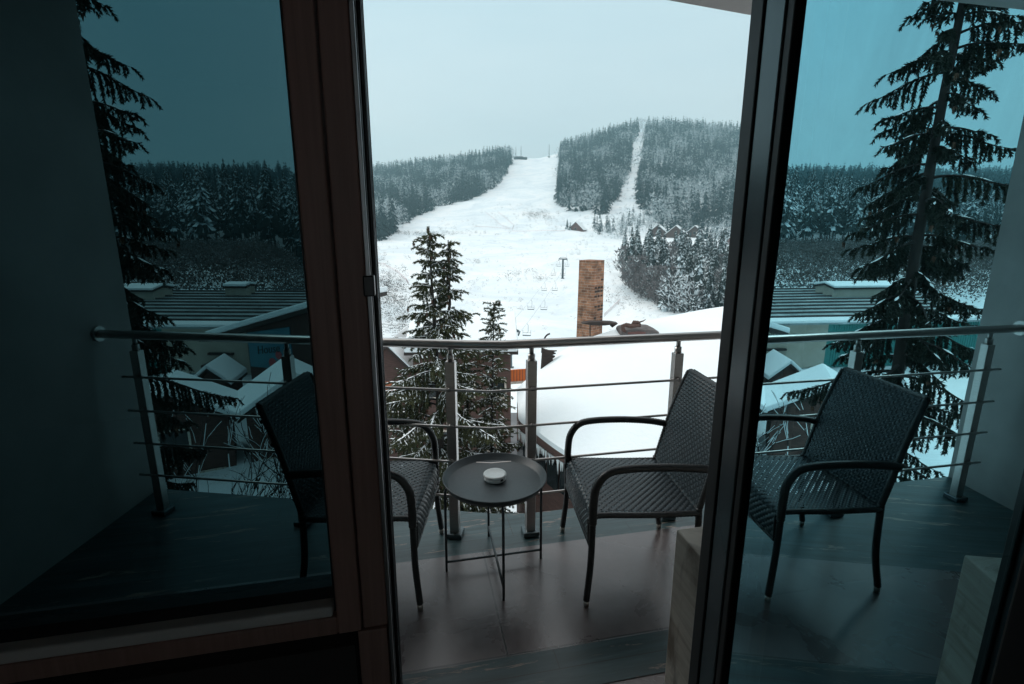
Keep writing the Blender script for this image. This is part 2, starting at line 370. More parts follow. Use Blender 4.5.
# ---- side walls of the balcony
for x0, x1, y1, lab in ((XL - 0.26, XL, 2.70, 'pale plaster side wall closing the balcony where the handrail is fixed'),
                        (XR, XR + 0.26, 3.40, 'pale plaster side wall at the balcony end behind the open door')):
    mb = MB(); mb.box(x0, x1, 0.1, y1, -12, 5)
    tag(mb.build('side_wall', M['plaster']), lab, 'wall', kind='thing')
# ---- front wall of the hotel (interior dark skin + outer plaster), right bay filled in to block bright light behind the leaf
WZ0, WZ1, WL0, WR1 = 0.80, 2.30, -1.36, 1.55
mb = MB()
def fb(mb, s0, s1, t0, t1, z0, z1, mi=0): return mb.box(s0, s1, t0, t1, z0, z1, mi, F)
fb(mb, -2.4, WL0, 0.02, TW, -0.005, 2.70)
fb(mb, JR + 0.030, JR + .10, 0.02, .06, WZ0 + .003, 2.70); fb(mb, JR + .10, 3.3, 0.02, TW, WZ0 + .003, 2.70); fb(mb, WR1 + .003, 3.3, .02, TW, -.005, WZ0)
fb(mb, WL0, JR + 0.030, 0.02, TW, WZ1, 2.70)
tag(mb.build('hotel_front_wall', M['facade_plaster']), 'plastered hotel wall around the window and the balcony door', 'wall', kind='thing')
mb = MB(); fb(mb, -2.4, 3.3, -0.02, 0.2, -12, -0.25)
tag(mb.build('hotel_lower_wall', M['facade_plaster']), 'hotel wall below the balcony slab', 'wall', kind='thing')
for s0, s1, lab in ((WL0, JL - 0.012, 'low wall under the closed window clad in pale planks'), (JR + 0.030, WR1, 'low wall clad in pale worn planks beside the open door')):
    mb = MB(); fb(mb, s0, s1, 0.035, TW + 0.004, 0.004, WZ0)
    tag(mb.build('parapet_wall', M['pale_plank'], bevel=0.004, fixn=True), lab, 'low wall', kind='thing')
# dark inner lining of the low walls and front wall
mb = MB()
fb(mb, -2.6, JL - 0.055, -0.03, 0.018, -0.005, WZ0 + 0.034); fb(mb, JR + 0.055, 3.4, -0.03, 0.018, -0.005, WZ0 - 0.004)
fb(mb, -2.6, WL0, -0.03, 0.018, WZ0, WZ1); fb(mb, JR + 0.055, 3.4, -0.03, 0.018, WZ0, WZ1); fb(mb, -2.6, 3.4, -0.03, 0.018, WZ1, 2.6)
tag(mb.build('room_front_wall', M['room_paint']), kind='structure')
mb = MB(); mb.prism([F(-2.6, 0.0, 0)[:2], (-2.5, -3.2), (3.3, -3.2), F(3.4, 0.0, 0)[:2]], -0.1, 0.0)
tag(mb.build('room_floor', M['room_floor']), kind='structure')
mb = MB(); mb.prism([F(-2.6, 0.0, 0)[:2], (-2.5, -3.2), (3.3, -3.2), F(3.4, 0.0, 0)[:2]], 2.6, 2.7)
tag(mb.build('room_ceiling', M['room_wall']), kind='structure')
# opening added in the unseen back wall so sky light reaches the brown frames
mb = MB(); mb.box(-2.7, 0.4, -3.4, -3.2, -0.1, 2.7); mb.box(1.9, 3.5, -3.4, -3.2, -0.1, 2.7); mb.box(0.4, 1.9, -3.4, -3.2, -0.1, 0.85); mb.box(0.4, 1.9, -3.4, -3.2, 2.2, 2.7); tag(mb.build('room_back_wall', M['room_wall']), kind='structure')
mb = MB(); mb.box(-2.75, -2.5, -3.3, 0.6, -0.1, 2.7); tag(mb.build('room_left_wall', M['room_wall']), kind='structure')
mb = MB(); mb.box(3.25, 3.5, -3.3, 1.7, -0.1, 2.7); tag(mb.build('room_right_wall', M['room_wall']), kind='structure')

# ------------------------------------------------------------------ closed brown window
def closed_window(s0, s1, label, inner_right, name='window'):
    root = thing(name, label, 'window', F((s0 + s1) / 2, 0, WZ0), FA)
    inv = Matrix.LocRotScale(root.location, root.rotation_euler, None).inverted()
    def FL(s, t, z): return tuple(inv @ Vector(F(s, t, z)))
    def lb(mb, *a): return mb.box(*a[:6], 0, FL)
    zb, zt = WZ0 + 0.040, WZ1
    # cover frame
    mb = MB()
    lb(mb, s0, s0 + 0.045, -0.004, 0.09, zb, zt); lb(mb, s1 - 0.040, s1, -0.004, 0.09, zb, zt); lb(mb, s0 + 0.045, s1 - 0.040, -0.004, 0.09, zt - 0.05, zt)
    mb.build('frame', M['brown_wood'], root, bevel=0.003, fixn=True)
    # sash: stiles and rails, 4 mm back from the cover frame, a groove between
    a, b = s0 + 0.048, s1 - 0.0425
    mb = MB(); lb(mb, a, a + 0.058, -0.012, 0.06, zb + 0.003, zt - 0.053); lb(mb, b - 0.038, b, -0.012, 0.06, zb + 0.003, zt - 0.053)
    lb(mb, a + 0.058, b - 0.038, -0.0118, 0.06, zb + 0.003, zb + 0.036); lb(mb, a + 0.058, b - 0.038, -0.0118, 0.06, zt - 0.105, zt - 0.053)
    mb.build('sash', M['brown_wood'], root, bevel=0.003, fixn=True)
    g0, g1, z0, z1 = a + 0.058, b - 0.038, zb + 0.036, zt - 0.105
    mb = MB(); lb(mb, g0 + .012, g1 - .006, -0.0105, 0.03, z0, z0 + 0.020); lb(mb, g0 + .012, g1 - .012, -0.004, 0.03, z1 - 0.016, z1)
    mb.build('glazing_bead', M['bead'], root, bevel=0.004, fixn=True)
    mb = MB(); zz0, zz1 = z0, z1
    lb(mb, g0, g0 + 0.011, -0.002, 0.045, zz0, zz1); lb(mb, g1 - 0.005, g1, 0.004, 0.045, zz0, zz1)
    lb(mb, g0 + .011, g1 - .005, 0.012, 0.045, z0 + 0.020, z0 + 0.042); lb(mb, g0 + .011, g1 - .005, 0.004, 0.045, z1 - 0.03, z1 - 0.016)
    mb.build('gasket', M['rubber'], root, fixn=True)
    mb = MB(); mb.add([FL(g0 + .006, 0.03, z0 + .006), FL(g1 - .006, 0.03, z0 + .006), FL(g1 - .006, 0.03, z1 - .006), FL(g0 + .006, 0.03, z1 - .006)], [(3, 2, 1, 0)])
    mb.build('pane', M['glass'], root)
    return root
closed_window(WL0, JL - 0.002, 'closed brown framed window of dark tinted glass left of the doorway', True)
# door frame lining: left jamb (thin aluminium edge, black seal ribs), right jamb black
root = thing('door_frame', 'black balcony door frame with rubber seals around the open doorway', 'door frame', F((JL + JR) / 2, 0, 0), FA)
root['kind'] = 'thing'
inv = Matrix.LocRotScale(root.location, root.rotation_euler, None).inverted()
def FL(s, t, z): return tuple(inv @ Vector(F(s, t, z)))
def lb(mb, *a): return mb.box(*a[:6], 0, FL)
mb = MB(); lb(mb, JL - 0.052, JL - 0.004, -0.008, 0.088, 0.0, WZ0 + 0.038)
mb.build('lower_jamb', M['brown_wood'], root, bevel=0.002, fixn=True)
mb = MB(); lb(mb, JL - 0.0015, JL + 0.0045, -0.010, 0.004, 0.0, WZ1 - 0.002); mb.build('edge_strip', M['aluminium'], root, bevel=0.001, fixn=True)
mb = MB(); lb(mb, JL - 0.0015, JL + 0.006, 0.0045, 0.10, 0.0, WZ1 - 0.002); lb(mb, JR, JR + 0.026, -0.012, 0.062, 0.0, WZ1 - 0.002); lb(mb, JL + 0.006, JR, -0.01, 0.1, WZ1 - 0.05, WZ1 - 0.003)
mb.build('jamb', M['black_metal'], root, bevel=0.002, fixn=True)
for k, (t0, t1) in enumerate(((0.018, 0.026), (0.043, 0.049), (0.072, 0.080))):
    mb = MB(); lb(mb, JL + 0.006, JL + 0.012, t0, t1, 0.0, WZ1 - 0.052); mb.build('seal', M['rubber'] if k != 1 else M['slate_metal'], root, bevel=0.002, fixn=True)
mb = MB(); lb(mb, JL - 0.006, JL + 0.010, -0.013, 0.008, 1.405, 1.435); mb.build('hinge', M['black_metal'], root, bevel=0.002, fixn=True)
mb = MB(); lb(mb, JL + 0.006, JR, -0.03, 0.11, 0.002, 0.022); mb.build('threshold', M['aluminium'], root, bevel=0.003, fixn=True)

# ------------------------------------------------------------------ open door leaf (its outer glass mirrors the left half of the balcony)
LEAF_X, LEAF_Y, LEAF_A = 0.370, 0.842, R(1.8)
leaf = thing('balcony_casement', 'open glazed door leaf with black seals mirroring the left side of the balcony', 'door', (LEAF_X, LEAF_Y, 0), LEAF_A)
leaf['kind'] = 'thing'
# local axes: x = away from the glass face (towards the room), y = towards the hinge; glass plane at x=0
def leaf_box(name, m, x0, x1, y0, y1, z0, z1, bev=0.003):
    mb = MB(); mb.box(x0, x1, y0, y1, z0, z1); return mb.build(name, m, leaf, bevel=bev)
ya, yb = -0.612, -0.002            # leaf length (free edge .. hinge edge)
for y0, y1, nm, mm in ((-0.097, -0.042, 'stile', M['slate_metal']), (ya + 0.012, ya + 0.07, 'stile', M['black_metal'])):
    leaf_box(nm, mm, -0.010, 0.05, y0, y1, 0.03, 2.24)
leaf_box('rail', M['slate_metal'], -0.0098, 0.05, ya + 0.07, -0.097, 0.03, 0.13)
leaf_box('rail', M['slate_metal'], -0.0098, 0.05, ya + 0.07, -0.097, 2.14, 2.24)
leaf_box('outer_seal', M['rubber'], -0.013, 0.045, -0.042, yb, 0.03, 2.24)
leaf_box('outer_seal', M['rubber'], -0.013, 0.045, ya, ya + 0.012, 0.03, 2.24)
g = 0
for y0, y1 in ((-0.117, -0.0972), (ya + 0.0702, ya + 0.098)):
    leaf_box('glass_gasket', M['rubber'], -0.008, 0.02, y0, y1, 0.13, 2.14)
for z0, z1 in ((.13, .155), (2.115, 2.14)): leaf_box('glass_gasket', M['rubber'], -0.0072, 0.02, ya + 0.098, -0.117, z0, z1)
mb = MB(); mb.add([(0, ya + 0.09, 0.14), (0, -0.105, 0.14), (0, -0.105, 2.13), (0, ya + 0.09, 2.13)], [(3, 2, 1, 0)]); mb.build('pane', M['glass'], leaf)
leaf_box('inner_lining', M['brown_wood'], 0.0505, 0.062, ya, ya + 0.09, 0.03, 2.24)
leaf_box('inner_lining', M['brown_wood'], 0.0505, 0.062, -0.12, yb, 0.03, 2.24)
mb = MB(); mb.tube([(0.062, ya + 0.045, 1.05), (0.105, ya + 0.045, 1.05), (0.108, ya + 0.06, 1.05), (0.108, ya + 0.16, 1.05)], 0.009, 8); mb.build('handle', M['aluminium'], leaf, True)

# ------------------------------------------------------------------ railing
rt = thing('balcony_railing', 'brushed steel railing with four thin rods along the balcony edge', 'railing', (-0.1, 2.24, 0))
rt['kind'] = 'thing'
def RL(p): return (p[0] + 0.1, p[1] - 2.24, p[2])
ZR = 0.985
def offs(pts, d): return pts
mb = MB(); mb.tube([RL((x, y, ZR)) for x, y in [rail[0], (-0.19, 2.228), (0.0, 2.236)][:2] + [(-0.04, 2.222), (0.02, 2.236), rail[-1]]], 0.0215, 14)
hr = mb.build('handrail', M['steel'], rt, True)
for x, y, dx in ((rail[0][0], rail[0][1], 0.012), (rail[-1][0], rail[-1][1], -0.012)):
    mb = MB(); mb.tube([RL((x, y, ZR)), RL((x + dx, y, ZR))], 0.04, 16); mb.build('wall_flange', M['steel'], hr)
ZS = [0.774, 0.594, 0.415, 0.236]
lpts = [(rail[1][0] - 0.075, rail[1][1] + 0.01)] + [rail[2], rail[3]] + [(-0.10, 2.219)]
rpts = [(-0.10, 2.219), rail[4], rail[-2], (rail[-2][0] + 0.08, rail[-2][1] + 0.016)]
for z in ZS:
    mb = MB(); mb.tube([RL((x, y - 0.032, z)) for x, y in lpts + rpts[1:]], 0.0065, 8); mb.build('rod', M['steel'], rt, True)
for i, (x, y) in enumerate(rail[1:-1]):
    a = math.atan2(-0.105, 0.81) if x < 0 else math.atan2(0.145, 0.73)
    def rot(px, py, z, a=a, x=x, y=y): return RL((x + px * math.cos(a) - py * math.sin(a), y + px * math.sin(a) + py * math.cos(a), z))
    mb = MB(); mb.box(-0.023, 0.023, -0.02, 0.02, 0.012, 0.905, 0, rot); po = mb.build('post', M['steel'], rt, bevel=0.003)
    mb = MB(); mb.tube([rot(0, 0, 0.905), rot(0, 0, 0.935)], 0.017, 12); mb.tube([rot(0, 0, 0.935), rot(0, 0, 0.972)], 0.011, 12); mb.build('standoff', M['steel'], po, True)
    mb = MB(); mb.box(-0.040, 0.040, -0.038, 0.038, 0.001, 0.026, 0, rot); mb.build('base_cover', M['slate_metal'], po, bevel=0.004)
    for z in ZS:
        mb = MB(); mb.tube([rot(0, -0.021, z), rot(0, -0.036, z)], 0.010, 8); mb.build('rod_clip', M['steel'], po, True)

# ------------------------------------------------------------------ wicker armchairs
def smooth_path(pts, n=6):
    P = [Vector(p) for p in pts]; P = [2 * P[0] - P[1]] + P + [2 * P[-1] - P[-2]]; out = []
    for i in range(1, len(P) - 2):
        for k in range(n):
            t = k / n; a, b, c, d = P[i - 1], P[i], P[i + 1], P[i + 2]
            out.append(0.5 * ((2 * b) + (c - a) * t + (2 * a - 5 * b + 4 * c - d) * t * t + (3 * b - a - 3 * c + d) * t ** 3))
    out.append(P[-2]); return out
def resample(pts, step):
    out = [pts[0]]; acc = 0
    for a, b in zip(pts, pts[1:]):
        l = (b - a).length
        if l < 1e-9: continue
        d = step - acc
        while d <= l: out.append(a.lerp(b, d / l)); d += step
        acc = (acc + l) % step
    out.append(pts[-1]); return out
def wrapped(mb, pts, r, pitch=0.0065, n=9):
    pts = resample(smooth_path(pts, 10), pitch); rs = [r * (1.07 if i % 2 else 0.95) for i in range(len(pts))]
    mb.tube(pts, rs, n)
def weave(mb, prof, wfun, pitch=0.0155, amp=0.0024, fill=0.88):
    """flat strands over and under each other on a surface swept along prof (x,z), half-width wfun(u)"""
    P = resample([Vector((x, 0, z)) for x, z in prof], pitch); nu = len(P) - 1; wmax = max(wfun(i / nu) for i in range(nu + 1)); nv = int(round(2 * wmax / pitch))
    def frame(i):
        i = max(0, min(nu, i)); f = math.floor(i); a = P[int(f)]; b = P[min(nu, int(f) + 1)]; p = a.lerp(b, i - f)
        t = (P[min(nu, int(f) + 1)] - P[max(0, int(f) - (1 if f == nu else 0))]); t.normalize(); return p, t, Vector((-t.z, 0, t.x))
    def pt(i, j, h):
        p, t, nn = frame(i); w = wfun(i / nu); y = (j / nv * 2 - 1) * w
        return p + Vector((0, y, 0)) + nn * h
    hw = fill / 2
    for j in range(nv):                     # strands along the profile
        vs = []; 
        for k in range(nu * 2 + 1):
            i = k / 2; h = amp * (math.cos(math.pi * i + math.pi * j))
            for q, b in ((-hw, -0.0007), (0, 0.0007), (hw, -0.0007)): vs.append(pt(i, j + 0.5 + q, h + b))
        mb.add(vs, [(3 * k + e, 3 * k + e + 1, 3 * k + e + 4, 3 * k + e + 3) for k in range(nu * 2) for e in (0, 1)])
    for i in range(nu):                     # strands across
        vs = []
        for k in range(nv * 2 + 1):
            j = k / 2; h = -amp * (math.cos(math.pi * (j - 0.5) + math.pi * (i + 0.5)))
            for q, b in ((-hw, -0.0007), (0, 0.0007), (hw, -0.0007)): vs.append(pt(i + 0.5 + q, j, h + b))
        mb.add(vs, [(3 * k + e, 3 * k + e + 1, 3 * k + e + 4, 3 * k + e + 3) for k in range(nv * 2) for e in (0, 1)])
def make_chair(label):
    root = thing('wicker_armchair', label, 'armchair', group='wicker armchairs on the balcony')
    W = 0.252
    seat_prof = [(-0.205, 0.405), (-0.10, 0.408), (0.05, 0.417), (0.16, 0.424), (0.215, 0.420), (0.240, 0.402), (0.247, 0.37), (0.246, 0.33), (0.243, 0.285)]
    sp = [(p.x, p.z) for p in smooth_path([(x, 0, z) for x, z in seat_prof], 6)]
    mb = MB(); weave(mb, sp, lambda u: 0.235 if u < 0.75 else 0.235 - 0.01 * (u - 0.75), fill=.94); mb.build('seat', M['wicker'], root, True)
    back_prof = [(-0.195, 0.415), (-0.222, 0.52), (-0.255, 0.66), (-0.295, 0.79), (-0.325, 0.875), (-0.337, 0.885), (-0.347, 0.876)]
    bp = [(p.x, p.z) for p in smooth_path([(x, 0, z) for x, z in back_prof], 6)]
    mb = MB(); weave(mb, bp, lambda u: 0.232 - 0.012 * u); weave(mb, [(x - .013, z - .004) for x, z in bp[:-6]], lambda u: 0.226 - 0.012 * u, fill=.95); bk = mb.build('backrest', M['wicker'], root, True)
    mb = MB()
    for sg in (-1, 1): wrapped(mb, [(-0.20, sg * 0.236, 0.405), (-0.227, sg * 0.236, 0.52), (-0.26, sg * 0.233, 0.66), (-0.300, sg * 0.228, 0.79), (-0.330, sg * 0.222, 0.872)], 0.0125, 0.0075, 8)
    wrapped(mb, [(-0.333, -0.222, 0.872), (-0.337, 0, 0.876), (-0.333, 0.222, 0.872)], 0.0115, 0.0075, 8)
    mb.build('back_frame', M['chair_tube'], bk, True)
    mb = MB()
    for x, z, w in ((-0.262, 0.60, 0.228), (-0.296, 0.715, 0.226), (-0.33, 0.81, 0.222), (-0.232, 0.48, 0.23)): mb.tube([(x, -w, z), (x, w, z)], 0.0085, 8)
    mb.build('crossbar', M['chair_tube'], bk, True)
    for sg in (-1, 1):
        mb = MB(); wrapped(mb, [(0.236, sg * W, 0.38), (0.236, sg * W, 0.47), (0.226, sg * W, 0.545), (0.185, sg * W, 0.600), (0.11, sg * W, 0.617), (-0.03, sg * W, 0.618), (-0.16, sg * W * .99, 0.607), (-0.245, sg * 0.242, 0.592)], 0.0165)
        mb.build('armrest', M['chair_tube'], root, True)
        for pts, r in (([(0.236, sg * W, 0.39), (0.238, sg * W, 0.2), (0.252, sg * (W + .008), 0.028)], 0.0135),
                       ([(-0.20, sg * 0.238, 0.42), (-0.212, sg * 0.24, 0.2), (-0.245, sg * 0.245, 0.028)], 0.0135)):
            mb = MB(); wrapped(mb, pts, r, 0.0065, 8); lg = mb.build('leg', M['chair_tube'], root, True)
            e = pts[-1]; mb = MB(); mb.tube([(e[0], e[1], 0.032), (e[0], e[1], 0.001)], [0.0125, 0.0115], 10); mb.build('glide', M['glide'], lg, True)
    mb = MB()
    for sg in (-1, 1): wrapped(mb, [(-0.205, sg * 0.24, 0.398), (0.0, sg * 0.243, 0.402), (0.2, sg * 0.243, 0.412), (0.236, sg * 0.245, 0.40)], 0.0125, 0.0075, 8)
    wrapped(mb, [(-0.205, -0.238, 0.398), (-0.205, 0.238, 0.398)], 0.0115, 0.0075, 8)
    wrapped(mb, [(0.242, -0.243, 0.283), (0.242, 0.243, 0.283)], 0.009, 0.0075, 8)
    for sg in (-1, 1): wrapped(mb, [(0.247, sg * 0.238, 0.40), (0.244, sg * 0.242, 0.283)], 0.008, 0.0075, 8)
    mb.build('seat_frame', M['chair_tube'], root, True)
    root.scale = (1, 1, 0.967)
    return root
chair = make_chair('dark wicker armchair in full view between the side table and the open door')
chair.location = (0.530, 2.030, 0.003); chair.rotation_euler = (0, 0, math.pi + R(5.0))
ch2 = copy_tree(chair); ch2['label'] = 'dark wicker armchair left of the side table, half hidden by the brown window post'
ch2.location = (-0.615, 1.998, 0.003); ch2.rotation_euler = (0, 0, R(-1.5))

# ------------------------------------------------------------------ side table and ashtray
tb = thing('side_table', 'small round charcoal metal tray table between the two wicker armchairs', 'side table', (-0.076, 2.012, 0.001), R(9))
RT = 0.228
mb = MB(); prof = [(0.0, 0.418), (RT - 0.028, 0.418), (RT - 0.022, 0.4205), (RT - 0.006, 0.446), (RT - 0.003, 0.4485), (RT, 0.447), (RT + 0.0005, 0.4445), (RT - 0.018, 0.4155), (RT - 0.026, 0.4135), (0.0, 0.4135)]
mb.lathe(prof, 96); mb.build('tray', M['table_metal'], tb, True)
fr = [(-0.222, -0.01), (0.215, 0.012), (0.006, -0.228), (-0.006, 0.222)]
for x, y in fr:
    mb = MB(); mb.tube([(x * 0.90, y * 0.90, 0.412), (x * 0.97, y * 0.97, 0.4), (x * 0.985, y * .985, 0.37), (x, y, 0.0)], 0.0058, 10); mb.build('leg', M['table_metal'], tb, True)
for (a, b), z in (((0, 1), 0.045), ((2, 3), 0.057)):
    mb = MB(); mb.tube([(fr[a][0], fr[a][1], z), (fr[b][0], fr[b][1], z)], 0.0052, 10); mb.build('crossbar', M['table_metal'], tb, True)
ash = thing('ashtray', 'round white lidded ashtray on the charcoal tray table', 'ashtray', (-0.076, 2.03, 0.4195))
mb = MB(); mb.lathe([(0.0, 0.002), (0.045, 0.0), (0.048, 0.003), (0.049, 0.022), (0.0, 0.022)], 48); mb.build('bowl', M['ceramic'], ash, True)
mb = MB(); mb.lathe([(0.0, 0.0222), (0.0445, 0.0222), (0.050, 0.0232), (0.0515, 0.0265), (0.051, 0.032), (0.0485, 0.0355), (0.043, 0.0365), (0.040, 0.0352), (0.0, 0.0348)], 48); mb.build('lid', M['ceramic'], ash, True)
mb = MB()
for a in (-50, 130): mb.box(0.046, 0.0503, -0.006, 0.006, 0.012, 0.0221, 0, lambda x, y, z, a=R(a): (x * math.cos(a) - y * math.sin(a), x * math.sin(a) + y * math.cos(a), z))
mb.build('rest_notch', M['rubber'], ash)
ash.scale = (1, 1, .82)
# ------------------------------------------------------------------ terrain
CP = [(0, -9), (14, -9.8), (20, -10.5), (50, -16.5), (92, -24.5), (110, -25), (130, -24), (170, -22), (200, -18.5), (270, -14.5), (400, -6.5), (500, 5.5), (580, 22.7), (720, 54.5), (1050, 141), (1250, 150), (4000, 60)]
LP = [(0, -9), (20, -8.9), (45, -8.4), (90, -6.2), (160, -4.6), (240, 3), (330, 16), (600, 54), (900, 60), (4000, 30)]
KB = [(-2, .8), (-.45, .72), (-.28, .70), (-.22, .785), (-.135, .85), (-.03, .97), (.0, .99), (.05, 1.0), (.09, 1.06), (.165, 1.22), (.235, 1.36), (.28, 1.36), (.45, 1.28), (2, 1.1)]
rngT = np.random.default_rng(3)
def interp(P, x): a = np.array(P, float); return np.interp(x, a[:, 0], a[:, 1])
def fbm(x, y, seed=0.0):
    return (np.sin(x * 1.0 + seed) * np.cos(y * 1.13 + 2 * seed) + .5 * np.sin(x * 2.3 + y * 1.1 + seed) + .3 * np.sin(y * 4.1 - x * 3.3 + 3 * seed) + .2 * np.sin(x * 7.7 + y * 6.1))
def hgt(x, y):
    x = np.asarray(x, float); y = np.asarray(y, float); r = np.hypot(x, y)
    d = np.maximum(y, r * 0.53); b = np.where(y > r * .53, x / np.maximum(d, 1e-6), np.sign(x) * 1.6)
    zc = interp(CP, d); k = interp(KB, b); zc = np.where(zc > 0, zc * k, zc)
    zl = interp(LP, d); t = np.clip((b + .5) / .2, 0, 1); t = t * t * (3 - 2 * t)
    z = zl * (1 - t) + zc * t
    amp = np.clip((d - 60) / 300, 0, 1)
    z = z + amp * (1.1 * fbm(x * .031, y * .023) + .35 * fbm(x * .11, y * .09, 2.0))
    # gully edge below the row of chalets on the right
    return z
def H(x, y): return float(hgt(np.array([x]), np.array([y]))[0])
ang = np.concatenate([np.linspace(-180, -50, 40, endpoint=False), np.linspace(-50, 50, 260, endpoint=False), np.linspace(50, 180, 40, endpoint=False)])
rad = np.concatenate([np.geomspace(1.5, 1440, 180)])
A, Rr = np.meshgrid(np.radians(ang), rad, indexing='ij'); X = Rr * np.sin(A); Y = Rr * np.cos(A); Z = hgt(X, Y)
V = np.stack([X, Y, Z], -1).reshape(-1, 3); na, nr = A.shape
ii, jj = np.meshgrid(np.arange(na), np.arange(nr - 1), indexing='ij'); i2 = (ii + 1) % na
Fq = np.stack([ii * nr + jj, i2 * nr + jj, i2 * nr + jj + 1, ii * nr + jj + 1], -1).reshape(-1, 4)[:, ::-1]
me = np_mesh('terrain', V, Fq, M['snow_field']); me.polygons.foreach_set('use_smooth', [True] * len(me.polygons))
tag(link('terrain', me), kind='structure')
def proj(x, y, z):
    c, s = math.cos(PITCH), math.sin(PITCH); dz = z - EYE
    dep = y * c - dz * s; up = y * s + dz * c
    return 512 + FPX * x / dep, 342 - FPX * up / dep
def inside(poly, px, py):
    poly = np.array(poly, float); r = np.zeros(px.shape, bool); n = len(poly)
    for i in range(n):
        x1, y1 = poly[i]; x2, y2 = poly[(i + 1) % n]
        c = ((y1 > py) != (y2 > py)) & (px < (x2 - x1) * (py - y1) / (y2 - y1 + 1e-12) + x1); r ^= c
    return r
def ground_at(px, py, y0=20, y1=1200):
    """first terrain point on the sight line of a pixel"""
    d = ray(px, py); s = d / d.y; ys = np.geomspace(y0, y1, 900)
    g = EYE + s.z * ys - hgt(s.x * ys, ys); k = np.where(g < 0)[0]
    y = ys[k[0]] if len(k) else y1
    return Vector((s.x * y, y, H(s.x * y, y)))

# ------------------------------------------------------------------ tree templates (numpy triangles)
def spruce_tpl(rng, layers, nb, base=0.10, R0=0.17, bend=True, jag=0.25, wk=.5):
    """unit-height spruce: drooping branch blades in whorls. returns V,F"""
    V = []; Fc = []
    for l in range(layers):
        t = (l + rng.uniform(-.3, .3)) / layers; t = min(max(t, 0), 0.985); z = base + (1 - base) * t ** 0.93
        rr = R0 * (1 - t) ** 0.85 + 0.008; off = rng.uniform(0, 6.28)
        for k in range(nb):
            a = off + 2 * math.pi * k / nb + rng.uniform(-.25, .25); L_ = rr * rng.uniform(1 - jag * 1.6, 1 + jag)
            dz = -L_ * rng.uniform(.35, .95) if t < .8 else -L_ * rng.uniform(.6, 1.2); w = max(L_ * wk, .006) * rng.uniform(.8, 1.25)
            ca, sa = math.cos(a), math.sin(a); o = len(V); zi = z + rng.uniform(-.012, .012)
            if bend:
                m = .55
                V += [(0, 0, zi + .018), (ca * L_ * m - sa * w * .5, sa * L_ * m + ca * w * .5, zi + dz * .30), (ca * L_ * m + sa * w * .5, sa * L_ * m - ca * w * .5, zi + dz * .30), (ca * L_, sa * L_, zi + dz), (ca * L_ * m, sa * L_ * m, zi + dz * .30 + w * .25), (ca * L_ * .8 - sa * w * .45, sa * L_ * .8 + ca * w * .45, zi + dz * 1.05), (ca * L_ * .8 + sa * w * .45, sa * L_ * .8 - ca * w * .45, zi + dz * 1.05)]
                Fc += [(o, o + 4, o + 1), (o, o + 2, o + 4), (o + 1, o + 4, o + 5), (o + 4, o + 3, o + 5), (o + 4, o + 2, o + 6), (o + 4, o + 6, o + 3)]
            else:
                V += [(0, 0, zi + .03), (ca * L_ - sa * w * .5, sa * L_ + ca * w * .5, zi + dz), (ca * L_ + sa * w * .5, sa * L_ - ca * w * .5, zi + dz * .9), (ca * L_ * 1.1, sa * L_ * 1.1, zi + dz * 1.3)]
                Fc += [(o, o + 2, o + 1), (o + 1, o + 2, o + 3)]
    return np.array(V), np.array(Fc)
def frost_tpl(rng, n, rx=.33, lo=.15, wk=1.0):
    """unit-height leafless frosted broadleaf: thin upward blades through an ovoid crown"""
    V = []; Fc = []
    for k in range(n):
        a = rng.uniform(0, 6.28); u = rng.uniform(0, 1) ** .5; zc = lo + (1 - lo) * rng.uniform(0.05, 1); q = math.sqrt(max(0, 1 - ((zc - .55) / .5) ** 2)) * rx * u
        p = np.array([math.cos(a) * q, math.sin(a) * q, zc]); d = np.array([math.cos(a) * .6 * u + rng.normal(0, .35), math.sin(a) * .6 * u + rng.normal(0, .35), .7 + rng.normal(0, .3)]); d /= np.linalg.norm(d)
        s = np.cross(d, rng.normal(0, 1, 3)); s /= np.linalg.norm(s); l = rng.uniform(.06, .15); w = rng.uniform(.008, .022) * wk; o = len(V)
        V += [p - d * l * .5 - s * w, p - d * l * .5 + s * w, p + d * l * .6]; Fc += [(o, o + 1, o + 2)]
    return np.array(V), np.array(Fc)
def scatter(name, tpls, P, hs, mats, rng, wid=None, tpl_mi=None):
    """one mesh of many copies of unit templates"""
    Vs = []; Fs = []; Ms = []; o = 0; pick = rng.integers(0, len(tpls), len(P)); rot = rng.uniform(0, 6.28, len(P)); ws = rng.uniform(.85, 1.2, len(P)) if wid is None else wid
    for i in range(len(P)):
        v, f = tpls[pick[i]]; c, s = math.cos(rot[i]), math.sin(rot[i]); q = np.empty_like(v)
        q[:, 0] = (v[:, 0] * c - v[:, 1] * s) * hs[i] * ws[i] + P[i][0]; q[:, 1] = (v[:, 0] * s + v[:, 1] * c) * hs[i] * ws[i] + P[i][1]; q[:, 2] = v[:, 2] * hs[i] + P[i][2]
        Vs.append(q); Fs.append(f + o); o += len(v); Ms.append(np.full(len(f), 0 if tpl_mi is None else tpl_mi[pick[i]]))
    return link(name, np_mesh(name, np.concatenate(Vs), np.concatenate(Fs), mats, np.concatenate(Ms)))
